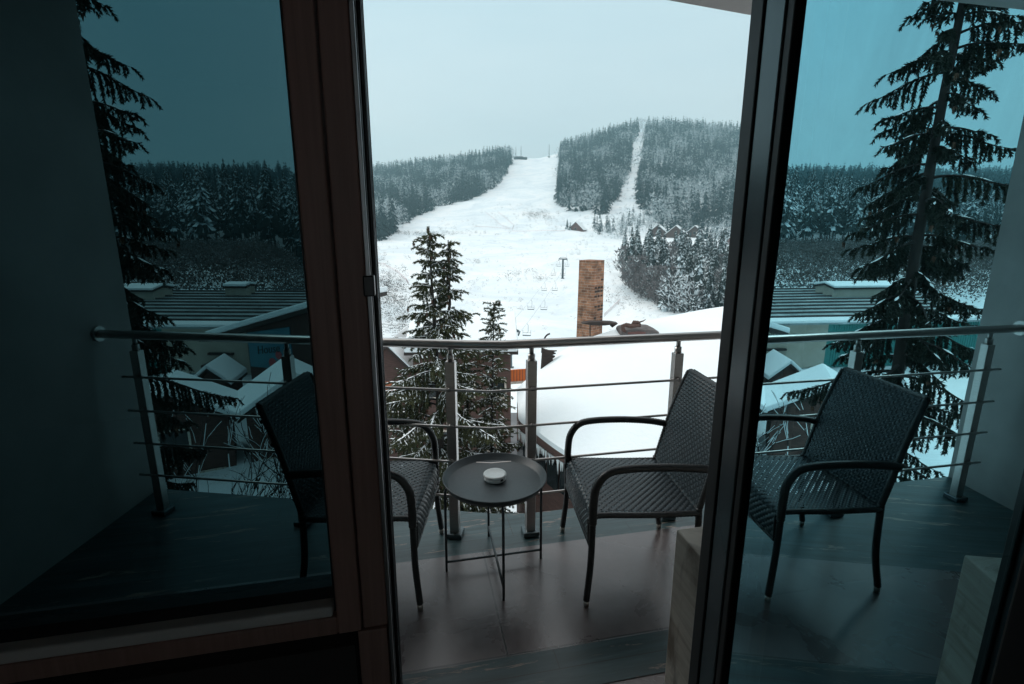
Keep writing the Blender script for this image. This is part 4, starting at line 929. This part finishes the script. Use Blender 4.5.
mb = MB(); mb.box(4.45, 5.85, -3.56, -3.521, 0.02, we - 2.95); mb.build('door', M['window_dark'], bw)
# roof hut
hp = (at(237, 288, 45.0).x, 45.5); hb = EYE + slope(293.5) * 46.0
house('roof_hut', 'little pinkish hut with snowy lid standing on the ribbed hall roof', 'hut', (hp[0], hp[1], hb - .35), R(-2), 1.9, 1.5, 1.0, .12, M['beige_wall'], .12, .22)
house('roof_hut', 'long low pinkish roof cabin with snowy edges left of the little hut', 'hut', (at(120, 290, 44).x, 44.5, hb - .6), R(-2), 7.0, 2.4, 1.1, .25, M['beige_wall'], .15, .2)
# poster wing
Yw = 30.0; a0, a1 = at(246, 330, Yw), at(330, 330, Yw - 2.5); ang_w = math.atan2(a1.y - a0.y, a1.x - a0.x); wl = math.hypot(a1.x - a0.x, a1.y - a0.y)
wing = thing('poster_wing', 'snow roofed side wing of the hall with a big teal banner', 'building', (a0.x, a0.y, hz), ang_w)
zt0 = EYE + slope(326.5) * Yw - hz; zt1 = EYE + slope(303) * (Yw - 2.5) - hz; zb_ = EYE + slope(366) * Yw - hz
zz_ = lambda x: zt0 + (zt1 - zt0) * x / wl
mb = MB(); Lw = wl
mb.add([(x, y, z) for y in (0, 4.6) for x, z in ((0, 0), (Lw, 0), (Lw, zz_(Lw) - .25), (0, zz_(0) - .25))], [(0, 1, 2, 3), (7, 6, 5, 4), (0, 4, 5, 1), (1, 5, 6, 2), (2, 6, 7, 3), (3, 7, 4, 0)])
mb.build('wall', M['brown_timber'], wing)
def slab(x0, x1, y0, y1, d0_, d1_, m, nm, par, bev=0):
    mb = MB(); mb.add([(x, y, zz_(x) + d) for d in (d0_, d1_) for y in (y0, y1) for x in (x0, x1)], [(0, 2, 3, 1), (4, 5, 7, 6), (0, 1, 5, 4), (2, 6, 7, 3), (0, 4, 6, 2), (1, 3, 7, 5)]); return mb.build(nm, m, par, bevel=bev)
rf = slab(-2.6, Lw + .3, -.7, 5, -.24, .0, M['dark_timber'], 'roof', wing); slab(-2.7, Lw + .35, -.75, 5.05, .006, .36, M['snow'], 'roof_snow', rf, .08)
bx0, bx1, bz0 = .12, 3.6, zb_
mb = MB(); mb.add([(bx0, -.06, bz0), (bx1, -.06, bz0 + .12), (bx1, -.06, zz_(bx1) - .75), (bx0, -.06, zz_(bx0) - .40), (bx0, -.004, bz0), (bx1, -.004, bz0 + .12), (bx1, -.004, zz_(bx1) - .75), (bx0, -.004, zz_(bx0) - .40)], [(0, 1, 2, 3), (7, 6, 5, 4), (0, 4, 5, 1), (1, 5, 6, 2), (2, 6, 7, 3), (3, 7, 4, 0)])
bn = mb.build('banner', M['teal_poster'], wing)
def text(s, size, loc, m, par, nm='lettering'):
    c = bpy.data.curves.new(nm, 'FONT'); c.body = s; c.size = size; c.extrude = .008; c.shear = .2; c.materials.append(m)
    tmp = bpy.data.objects.new(nm, c); COL.objects.link(tmp); bpy.context.view_layer.update(); me = bpy.data.meshes.new_from_object(tmp.evaluated_get(bpy.context.evaluated_depsgraph_get())); bpy.data.objects.remove(tmp); o = bpy.data.objects.new(nm, me); COL.objects.link(o); o.parent = par; o.location = loc; o.rotation_euler = (R(90), 0, R(0)); return o
t = text('House', .72, (bx0 + .72, -.072, bz0 + .85), M['dark_ink'], bn); t.rotation_euler = (R(90), R(-10), 0)
mb = MB(); mb.tube([(2.0, -.061, bz0 + .42), (2.0, -.075, bz0 + .42)], .30, 20); mb.tube([(2.55, -.061, bz0 + .95), (2.55, -.074, bz0 + .95)], .26, 20); mb.build('red_dot', M['pink_ink'], bn)
mb = MB()
for a, l in ((60, .55), (35, .42), (100, .3)):
    c, s = math.cos(R(a)), math.sin(R(a)); mb.prism([(0, 0), (l * .5 * c - .07 * s, l * .5 * s + .07 * c), (l * c, l * s), (l * .5 * c + .07 * s, l * .5 * s - .07 * c)], 0, .012, 0, lambda x, y, z: (x + 2.35, -.062 - z, y + bz0 + 1.75))
mb.build('leaf_emblem', M['green_ink'], bn)

# ---- far chalets
def far_house(px, py, wpx, label, grp, hr=.75, m=None, rot=62, hw=2.0, ln=9):
    p = ground_at(px, py, 120); s = wpx / FPX * p.y; house('far_chalet', label, 'chalet', (p.x, p.y + ln / 2, p.z - 1), R(rot), ln, s * .9, hw + 1, s * .45 * hr, m or M['red_timber'], .5, .55, [('g', 0, hw + .8, s * .12, s * .13)], group=grp)
far_house(578, 231, 17, 'lone far brown chalet with snowy gable on the ski slope', None, .95, hw=1)
for px, py, lab in ((660, 237, 'leftmost of three red brown gables in a row above the wooded bank'), (678, 238, 'middle one of three red brown gables above the wooded bank'), (697, 238, 'rightmost of three red brown gables in a row above the wooded bank')): far_house(px, py, 20, lab, 'row of gabled chalets', .85, hw=3.0, m=M['brown_timber'])
far_house(741, 245, 24, 'half hidden chalet right of the three gables beside the door edge', None, .7, hw=3); far_house(730, 262, 16, 'low snowy chalet below the half hidden one beside the door edge', None, .6, hw=1.5)
# top station hut with masts
p = ground_at(520, 159, 600, 1100); st = thing('lift_station', 'dark low hut with two thin masts at the top of the ski slope', 'hut', (p.x, p.y, p.z))
mb = MB(); mb.prism([(-12, -3), (14, -3), (14, 3), (-12, 3)], -1, 3.2); mb.build('wall', M['dark_timber'], st); mb = MB(); mb.box(-13, 6, -3.5, 3.5, 3.25, 4.4); mb.build('roof', M['lift_steel'], st)
for x, h in ((-8, 22), (2, 24)):
    mb = MB(); mb.tube([(x, 0, 0), (x, 0, h)], [.7, .35], 6); mb.build('mast', M['lift_steel'], st)
p = ground_at(549, 158, 600, 1100); mb = MB(); mb.tube([(0, 0, -1), (0, 0, 24)], [.7, .4], 6); mb.box(-2.5, 2.5, -.4, .4, 1.5, 3); tag(mb.build('slope_mast', M['lift_steel'], loc=p), 'single thin mast on the crest right of the top hut', 'mast')

# ------------------------------------------------------------------ chairlift
def pylon(px, py_top, Y, hgt_, label, arm=1.7, head=True):
    top = at(px, py_top, Y); x, y = top.x, Y; base = H(x, y); hh = top.z - base
    r = thing('lift_pylon', label, 'lift pylon', (x, y, base - .2), R(-6), 'pylons of the chairlift'); k = arm / 1.7
    mb = MB(); mb.tube([(0, 0, 0), (0, 0, hh)], [.46 * k, .36 * k], 10); mb.box(-.7 * k, .7 * k, -.5 * k, .5 * k, 0, .5); mb.build('mast', M['lift_steel'], r)
    mb = MB(); mb.box(-arm, arm, -.2 * k, .2 * k, hh, hh + .42 * k)
    for sx in (-arm, arm): mb.tube([(sx, 0, hh + .1), (sx * .55, 0, hh + .9 * k)], .07 * k, 5)
    mb.tube([(-arm * .55, 0, hh + .9 * k), (arm * .55, 0, hh + .9 * k)], .07 * k, 5); mb.build('crossarm', M['lift_steel'], r)
    for sx in (-arm, arm):
        mb = MB(); mb.box(sx - .08 * k, sx + .08 * k, -1.5 * k, 1.5 * k, hh - .22 * k, hh - .02)
        for q in range(6): mb.tube([(sx - .1 * k, (-1.3 + q * .52) * k, hh - .25 * k), (sx + .1 * k, (-1.3 + q * .52) * k, hh - .25 * k)], .2 * k, 8)
        mb.build('wheel_battery', M['lift_steel'], r)
    c, s = math.cos(R(-6)), math.sin(R(-6))
    return [Vector((x + sx * c, y + sx * s, base + hh - .45 * k)) for sx in (-arm, arm)]
heads = [pylon(510, 331, 92, 8, 'nearest lift pylon, only its head showing above the handrail'), pylon(563, 259, 205, 9, 'grey lift pylon standing alone on the snow left of the stone chimney'),
         pylon(600, 214, 520, 9, 'lift pylon at the foot of the slope forest, lowest in the cutting', 2.4), pylon(619, 201, 590, 10, 'second lift pylon up at the mouth of the lift cutting', 2.4), pylon(627, 187, 680, 10, 'third lift pylon in the lower half of the lift cutting', 2.4), pylon(635, 164, 800, 10, 'fourth lift pylon in the upper half of the lift cutting', 2.4), pylon(641, 143, 930, 10, 'topmost lift pylon near the crest in the lift cutting', 2.4)]
down = [Vector((heads[0][i].x - 22, 40, H(heads[0][i].x - 22, 40) + 4)) for i in (0, 1)]
paths = []
for i in (0, 1):
    pts = []
    for a, b in zip([down[i]] + [h[i] for h in heads], [h[i] for h in heads]):
        if (b - a).length < 1: continue
        for k in range(12): t = k / 12; q = a.lerp(b, t); q.z -= 4 * t * (1 - t) * (b - a).length * .012; pts.append(q)
    pts.append(heads[-1][i]); paths.append(pts)
    mb = MB(); mb.tube(pts, .022, 4); tag(mb.build('lift_cable', M['lift_steel']), ('thin chairlift cable on the left side of the pylons', 'thin chairlift cable on the right side of the pylons')[i], 'cable', 'chairlift cables')
chair_root = None
def lift_chair(q, sc, label):
    global chair_root
    if chair_root is None:
        r = chair_root = thing('lift_chair', label, 'chairlift chair', group='empty chairs hanging on the chairlift')
        mb = MB(); mb.tube([(0, 0, 0), (.25, 0, -.3), (.25, 0, -1.5), (.0, 0, -1.75)], .035, 5); mb.build('hanger', M['lift_steel'], r)
        mb = MB(); mb.tube([(-.75, 0, -1.3), (-.75, 0, -2.2), (.75, 0, -2.2), (.75, 0, -1.3)], .035, 5); mb.tube([(-.75, 0, -1.75), (.75, 0, -1.75)], .03, 5); mb.build('frame', M['lift_steel'], r)
        mb = MB(); mb.box(-.75, .75, -.5, 0, -2.28, -2.2); mb.build('seat', M['lift_steel'], r)
    else: r = copy_tree(chair_root)
    r['label'] = label; r.location = q; r.rotation_euler = (0, 0, R(-8)); r.scale = (sc,) * 3
names = {0: 'left', 1: 'right'}; n = 0
ordn = ['first', 'second', 'third', 'fourth', 'fifth', 'sixth', 'seventh', 'eighth', 'ninth', 'tenth']
for i in (0, 1):
    k = 0; pts = paths[i]; acc = 0
    for a, b in zip(pts, pts[1:]):
        acc += (b - a).length
        if acc > (25 if i == 0 else 27) and a.y > 96 and k < 10: 
            lift_chair(a, 1.1, f'{ordn[k]} empty lift chair up the {names[i]} cable, counted from the nearest pylon'); k += 1; acc = 0

# ------------------------------------------------------------------ rope fences on the slope
def fence_line(pxs, label, h=1.1, y0=60):
    P = [ground_at(a, b, y0) for a, b in pxs]; Q = []
    for a, b in zip(P, P[1:]):
        for k in range(8): q = a.lerp(b, k / 8); q.z = H(q.x, q.y); Q.append(q)
    r = thing('slope_fence', label, 'fence', Q[0], group='faded red rope fences on the ski slope'); O = Q[0]
    for z in (.55, 1.0):
        mb = MB(); mb.tube([q - O + Vector((0, 0, z * h)) for q in Q], .05 if z > .6 else .03, 4); mb.build('rope', M['rope_red'], r)
    mb = MB()
    for q in Q: mb.tube([q - O, q - O + Vector((0, 0, h * 1.1))], .04, 4)
    mb.build('stakes', M['scrub'], r)
fence_line([(373, 264), (385, 266), (397, 273), (406, 281), (409, 286)], 'pinkish rope fence running down at the left edge of the snow field')
fence_line([(473, 227), (490, 228), (512, 231)], 'long faint rope fence left of the pink corner on the slope'); fence_line([(485, 213), (494, 220), (505, 228), (512, 231)], 'rope fence slanting down to the pink corner on the slope', 1.6); fence_line([(498, 213), (506, 219), (514, 226), (512, 231)], 'second slanting rope fence right of the pink corner', 1.6); fence_line([(512, 232), (560, 232), (566, 231)], 'straight rope fence from the pink corner towards the lone chalet')
fence_line([(620, 302), (612, 310), (603, 318)], 'pinkish rope fence just right of the stone chimney', 1.0)

# ------------------------------------------------------------------ the round snowy roof just below the balcony
RO = Vector((3.0, 14.5, 0))
def P3(px, py, Y): v = at(px, py, Y); return v
ridge = [P3(517, 388, 14.6), P3(528, 378, 15.2), P3(541, 367, 15.6), P3(568, 347, 15.9), P3(600, 334, 16.2), P3(632, 325, 16.5), P3(660, 318, 16.8), P3(700, 310, 17.2), P3(740, 304, 17.6), P3(820, 292, 18.6), P3(920, 284, 20)]
eave = [P3(517, 396, 14.5), P3(518, 405, 14.2), P3(519, 416, 13.8), P3(529, 424, 13.1), P3(541, 434, 12.4), P3(556, 445, 11.6), P3(572, 455, 11.0), P3(588, 465, 10.5), P3(620, 484, 9.9), P3(690, 505, 9.6), P3(800, 530, 9.5)]
n = len(ridge); ns = 14
def loft(t, i): 
    a, b = ridge[i], eave[i]; q = a.lerp(b, t); bul = math.sin(math.pi * t) * .30 * min(1, (b - a).length / 4); q.z += bul; return q
import itertools
def dense(pts, k=5):
    return smooth_path([(p.x, p.y, p.z) for p in pts], k)
ridge_d, eave_d = dense(ridge), dense(eave); ridge, eave = ridge_d, eave_d; n = len(ridge)
house_r = thing('round_roof_lodge', 'brown lodge below the balcony under a broad rounded snow covered roof', 'lodge', RO)
def shell(top, thick, inset, m, nm, par, smooth=True):
    mb = MB(); vs = []
    for lay in (0, 1):
        for i in range(n):
            for k in range(ns + 1):
                q = loft(k / ns, i) - RO; q.z += top - lay * thick; vs.append(q)
    W = ns + 1; S = n * W; fs = []
    for i in range(n - 1):
        for k in range(ns): a = i * W + k; fs.append((a, a + 1, a + W + 1, a + W)); fs.append((S + a, S + a + W, S + a + W + 1, S + a + 1))
        a = i * W + ns; fs.append((a, S + a, S + a + W, a + W)); a = i * W; fs.append((a, a + W, S + a + W, S + a))
    for k in range(ns):
        fs.append((k, S + k, S + k + 1, k + 1)); a = (n - 1) * W + k; fs.append((a, a + 1, S + a + 1, S + a))
    mb.add(vs, fs); o = mb.build(nm, m, par, smooth, fixn=True)
    return o
rs = shell(0.0, .13, 0, M['snow'], 'roof_snow', None); 
rf = shell(-.135, .20, 0, M['brown_timber'], 'roof', house_r, False); rs.parent = rf
for o in (rs,):
    e = o.modifiers.new('edge', 'EDGE_SPLIT'); e.split_angle = R(50)
# far slope of the roof behind the ridge
mb = MB(); vs = []
for p in ridge:
    q = p - RO; back = Vector((.5, 1, 0)).normalized(); vs += [q + Vector((0, 0, -.01)), q + back * 1.6 + Vector((0, 0, -1.1)), q + back * 3.6 + Vector((0, 0, -4.2))]
vs2 = [v + Vector((0, 0, -.3)) for v in vs]; k = len(vs); fs = []
for i in range(n - 1):
    for j in (0, 1): a = i * 3 + j; fs.append((a, a + 1, a + 4, a + 3)); fs.append((k + a, k + a + 3, k + a + 4, k + a + 1))
    a = i * 3 + 2; fs.append((a, k + a, k + a + 3, a + 3))
mb.add(vs + vs2, fs); mb.build('back_roof_snow', M['snow'], house_r, True, fixn=True)
# wall under the eaves
mb = MB(); vs = []; inn = []
for i in range(n):
    a, b = ridge[i], eave[i]; q = b.lerp(a, .10) - RO; vs.append(Vector((q.x, q.y, q.z - .30))); inn.append(Vector((q.x, q.y, -13 - RO.z)))
fs = [(i, i + 1, n + i + 1, n + i) for i in range(n - 1)]
ridgew = [Vector((p.x - RO.x + .9, p.y - RO.y + 1.5, p.z - 1.9)) for p in ridge]; rb = [Vector((q.x, q.y, -13)) for q in ridgew]
fs += [(2 * n + i, 3 * n + i, 3 * n + i + 1, 2 * n + i + 1) for i in range(n - 1)]; fs += [(0, n, 3 * n, 2 * n), (n - 1, 3 * n - 1, 4 * n - 1, 2 * n - 1)]
mb.add(vs + inn + ridgew + rb, fs); mb.build('wall', M['brown_timber'], house_r, fixn=True)
mb = MB(); rl = random.Random(8)
for i in range(6, n - 8):
    q = eave[i].lerp(ridge[i], .02) - RO; q2 = eave[i + 1].lerp(ridge[i + 1], .02) - RO
    for k in range(3):
        p = q.lerp(q2, rl.random()); l = rl.uniform(.08, .42); mb.tube([(p.x, p.y, p.z - .47), (p.x, p.y, p.z - .47 - l)], [.022, .003], 5)
mb.build('icicles', M['ceramic'], rf)
mb = MB()
for i in range(9, n - 10, 4):
    q = eave[i].lerp(ridge[i], .085) - RO; q2 = eave[i + 2].lerp(ridge[i + 2], .085) - RO; d = (q2 - q); d.z = 0; d.normalize(); nn = Vector((d.y, -d.x, 0))
    if nn.y > 0: nn = -nn
    c = q.lerp(q2, .5); z = c.z - 1.35; vs = [c + d * sx * .24 + nn * t + Vector((0, 0, z - c.z + sz)) for t in (-.02, .04) for sz in (-.4, .35) for sx in (-1, 1)]
    mb.add(vs, [(0, 2, 3, 1), (4, 5, 7, 6), (0, 1, 5, 4), (2, 6, 7, 3), (0, 4, 6, 2), (1, 3, 7, 5)])
mb.build('window', M['window_dark'], house_r)
# stone chimney, corner towards the balcony
Yc = 16.3; cb = at(591, 333, Yc); ct = at(591, 262, Yc); hc = ct.z - cb.z
ch = thing('stone_chimney', 'tall brown stone chimney stack rising from the rounded snowy roof', 'chimney', (cb.x, Yc + .35, cb.z - .25), R(48))
mb = MB(); w0_, w1_ = .315, .300
mb.add([(-w0_, -w0_, 0), (w0_, -w0_, 0), (w0_, w0_, 0), (-w0_, w0_, 0), (-w1_, -w1_, hc + .25), (w1_, -w1_, hc + .25), (w1_, w1_, hc + .25), (-w1_, w1_, hc + .25)], [(0, 1, 5, 4), (1, 2, 6, 5), (2, 3, 7, 6), (3, 0, 4, 7), (4, 5, 6, 7), (3, 2, 1, 0)]); st = mb.build('stack', M['brick'], ch, bevel=.012)
mb = MB(); mb.box(-.303, .303, -.303, .303, hc + .251, hc + .29); mb.build('cap_stone', M['brick'], ch, bevel=.01)
mb = MB(); rl = random.Random(2)
for zz in (1.97, 1.72, 1.60, 1.44, 1.10, .98, .72, .60):
    for k in range(3):
        if rl.random() < .75: a = -.24 + .19 * k + rl.uniform(-.02, .02); mb.box(a, a + rl.uniform(.07, .13), -w0_ - .012, -w0_ + .03, zz, zz + .055)
mb.build('dark_notch', M['dark_timber'], st)  # dark blocks in rows on one face of the stack
# drooping wooden dormer board in front of the chimney, and the little dormer with a log ornament
def up_prism(poly, y0, y1, m, nm, par, bev=.01):
    mb = MB(); mb.prism(poly, y0, y1, 0, lambda x, y, z: (x, z, y)); return mb.build(nm, m, par, bevel=bev, fixn=True)
s_ = 15.55 / FPX
c = at(600, 321, 15.55); bd = thing('carved_eave_board', 'dark curved wooden eave board in front of the stone chimney', 'carved board', (c.x, 15.55, c.z - .06))
up_prism([(x * s_, -y * s_) for x, y in ((-19, 0), (-12, -1.6), (2, -1.7), (11, -1.4), (17.5, -.2), (12, 4.0), (11, 3.6), (13, .9), (4, 1.9), (-8, 1.8))], -.16, .16, M['dark_timber'], 'board', bd)
mb = MB(); mb.tube([(-10 * s_, 0, -.05), (-9.5 * s_, 0, -.45)], .02, 6); mb.build('bracket', M['dark_timber'], bd)
c = at(635, 335, 16.1); dm = thing('small_dormer', 'flat grey shingled dormer with carved log ornament on the snowy roof', 'dormer', (c.x, 15.5, c.z + .17)); s_ = 14.6 / FPX
up_prism([(x * s_, y * s_) for x, y in ((-19.5, -4), (-20, 1.5), (-17, 3.8), (-8, 4.8), (6, 5.0), (15, 4.4), (20, 2.8), (20.5, .2), (18, -4))], -.1, .9, M['shingle'], 'roof', dm, .04)
up_prism([(x * s_, y * s_) for x, y in ((-14, -4), (-14, 2.4), (-2, 3.2), (5, 2.6), (5, -4))], -.13, -.102, M['red_timber'], 'front_board', dm, .005)
mb = MB(); mb.tube([(x * s_, -.05, y * s_) for x, y in ((-16, 2), (-19, 5), (-19, 9), (-16, 10), (-10, 8.6), (-4, 9.4), (0, 8.4))], [.06, .06, .07, .07, .075, .06, .03], 8); mb.tube([(x * s_, .0, y * s_) for x, y in ((-9, 9), (-7, 12.5), (-3, 12), (0, 9.5))], [.05, .07, .07, .04], 8); mb.tube([(x * s_, .0, y * s_) for x, y in ((-3, 12), (3, 14), (5.5, 15.8))], [.03, .02, .008], 6); mb.build('log_ornament', M['brown_timber'], dm, True)
# gable finial at the left tip of the roof
c = at(542, 368, 15.5); s_ = 15.5 / FPX; gf = thing('gable_finial', 'curled dark finial over bare shingles at the left roof tip', 'finial', (c.x, 15.42, c.z - .03))
up_prism([(x * s_, y * s_) for x, y in ((-1.5, 0), (-.2, 23), (3, 21.5), (7, 20.4), (15, 20), (10.5, 18.6), (14, 17.2), (9, 15.6), (13.2, 14.2), (10, 11.5), (12, 9.6), (7.5, 6.4), (3, 3))], -.05, .08, M['dark_timber'], 'shingle_board', gf, .004)
mb = MB(); mb.tube(smooth_path([(x * s_, 0, y * s_) for x, y in ((-.5, 18), (0, 25), (1.2, 31), (4, 36), (7.5, 38))], 4), .028, 8); mb.build('curl', M['dark_timber'], gf, True)
# road and orange barrier behind the spruces
mb = MB(); mb.prism([(-1.0, 17.0), (.35, 17), (1.0, 33), (-.2, 33)], -.2, .0); 
o = mb.build('road', M['road'], loc=(0, 0, H(0, 25) + .5)); tag(o, kind='structure')
p = at(520, 373, 30.0); mb = MB(); wo = .62
ob_ = thing('orange_barrier', 'bright orange ribbed barrier between the brown chalet and the snowy roof', 'barrier', (p.x, 30, p.z - .5), R(14))
mb.box(-wo, wo, -.03, .03, 0, .75); 
for k in range(7): mb.box(-wo + k * .19, -wo + k * .19 + .05, -.055, -.03, 0, .75)
mb.m[6:] = [1] * (len(mb.m) - 6); mb.build('panel', [M['orange'], M['orange_dark']], ob_); mb = MB(); mb.box(-wo, wo, -.12, .12, -.16, -.01); mb.build('foot', M['pale_plank'], ob_); mb = MB()
for x in (-wo, wo): mb.box(x - .04, x + .04, .03, .12, -7, .75)
mb.build('post', M['dark_timber'], ob_)

# ------------------------------------------------------------------ sky, sun, render settings
w = bpy.data.worlds.new('World'); scn.world = w; w.use_nodes = True; nt = w.node_tree; nt.nodes.clear()
out = N(nt, 'ShaderNodeOutputWorld'); bg = N(nt, 'ShaderNodeBackground'); L(nt, bg.outputs[0], out.inputs[0]); bg.inputs['Strength'].default_value = 0.1
sky = N(nt, 'ShaderNodeTexSky'); sky.sky_type = 'NISHITA'; sky.sun_disc = False; sky.sun_elevation = R(38); sky.sun_rotation = R(295); sky.air_density = 1.0; sky.dust_density = 3.0
hs = N(nt, 'ShaderNodeHueSaturation'); hs.inputs['Saturation'].default_value = .5; L(nt, sky.outputs[0], hs.inputs['Color'])
tc = N(nt, 'ShaderNodeTexCoord'); sx = N(nt, 'ShaderNodeSeparateXYZ'); L(nt, tc.outputs['Generated'], sx.inputs[0])
mp = N(nt, 'ShaderNodeMapping'); mp.inputs['Scale'].default_value = (1.2, 1.2, 3.5); L(nt, tc.outputs['Generated'], mp.inputs[0]); cn = noise(nt, 1.6, 5, mp.outputs[0], .5, .4)
# overcast deck: even and pale low down, brighter overhead
rp = ramp(nt, sx.outputs[2], [(0.0, (8.2, 9.3, 9.6)), (0.12, (7.9, 9.2, 9.6)), (0.36, (6.6, 8.5, 9.2)), (0.62, (11.5, 12.0, 12.2)), (1.0, (19, 18.4, 18))])
cl0 = ramp(nt, cn.outputs[0], [(.3, (.90, .94, .96)), (.7, (1.05, 1.03, 1.02))]); lx = N(nt, 'ShaderNodeMath', operation='MULTIPLY_ADD'); L(nt, sx.outputs[0], lx.inputs[0]); lx.inputs[1].default_value = .5; lx.inputs[2].default_value = .5
# a darker bank of cloud stands to the left of the valley
dk = ramp(nt, lx.outputs[0], [(.12, (.40, .64, .70)), (.24, (.46, .71, .77)), (.38, (1, 1, 1))])
el = ramp(nt, sx.outputs[2], [(.02, .55), (.30, 1.0)])
clx = mixc(nt, el.outputs[0], cl0.outputs[0], mixc(nt, 1.0, cl0.outputs[0], dk.outputs[0], 'MULTIPLY')); c1 = mixc(nt, 1.0, rp.outputs[0], clx, 'MULTIPLY')
c2 = mixc(nt, .86, hs.outputs[0], c1); L(nt, c2, bg.inputs[0])
sd = bpy.data.lights.new('sun', 'SUN'); sd.energy = 1.6; sd.angle = R(25); sd.color = (1.0, .95, .90); so = bpy.data.objects.new('sun', sd); COL.objects.link(so)
so.rotation_euler = (R(90 - 38), 0, R(245)); so.location = (0, 0, 60)
mb = MB(); mb.box(-1500, 1500, -1500, 1500, -32, 245)
hm = bpy.data.materials.new('valley_haze'); hm.use_nodes = True; hnt = hm.node_tree; hnt.nodes.clear(); ho = N(hnt, 'ShaderNodeOutputMaterial'); hv = N(hnt, 'ShaderNodeVolumePrincipled')
hv.inputs['Color'].default_value = (.54, .85, .93, 1); hv.inputs['Density'].default_value = .00048; hv.inputs['Anisotropy'].default_value = .2; L(hnt, hv.outputs[0], ho.inputs['Volume'])
if HAZE: tag(mb.build('haze', hm), 'thin pale winter haze filling the valley', 'haze', kind='stuff')
scn.render.engine = 'CYCLES'; cy = scn.cycles
cy.use_denoising = True; cy.max_bounces = 8; cy.transparent_max_bounces = 12; cy.glossy_bounces = 4; cy.diffuse_bounces = 4; cy.sample_clamp_indirect = 6
vs_ = scn.view_settings; vs_.view_transform = 'Standard'; vs_.look = 'None'; vs_.exposure = 0.14; vs_.gamma = 1
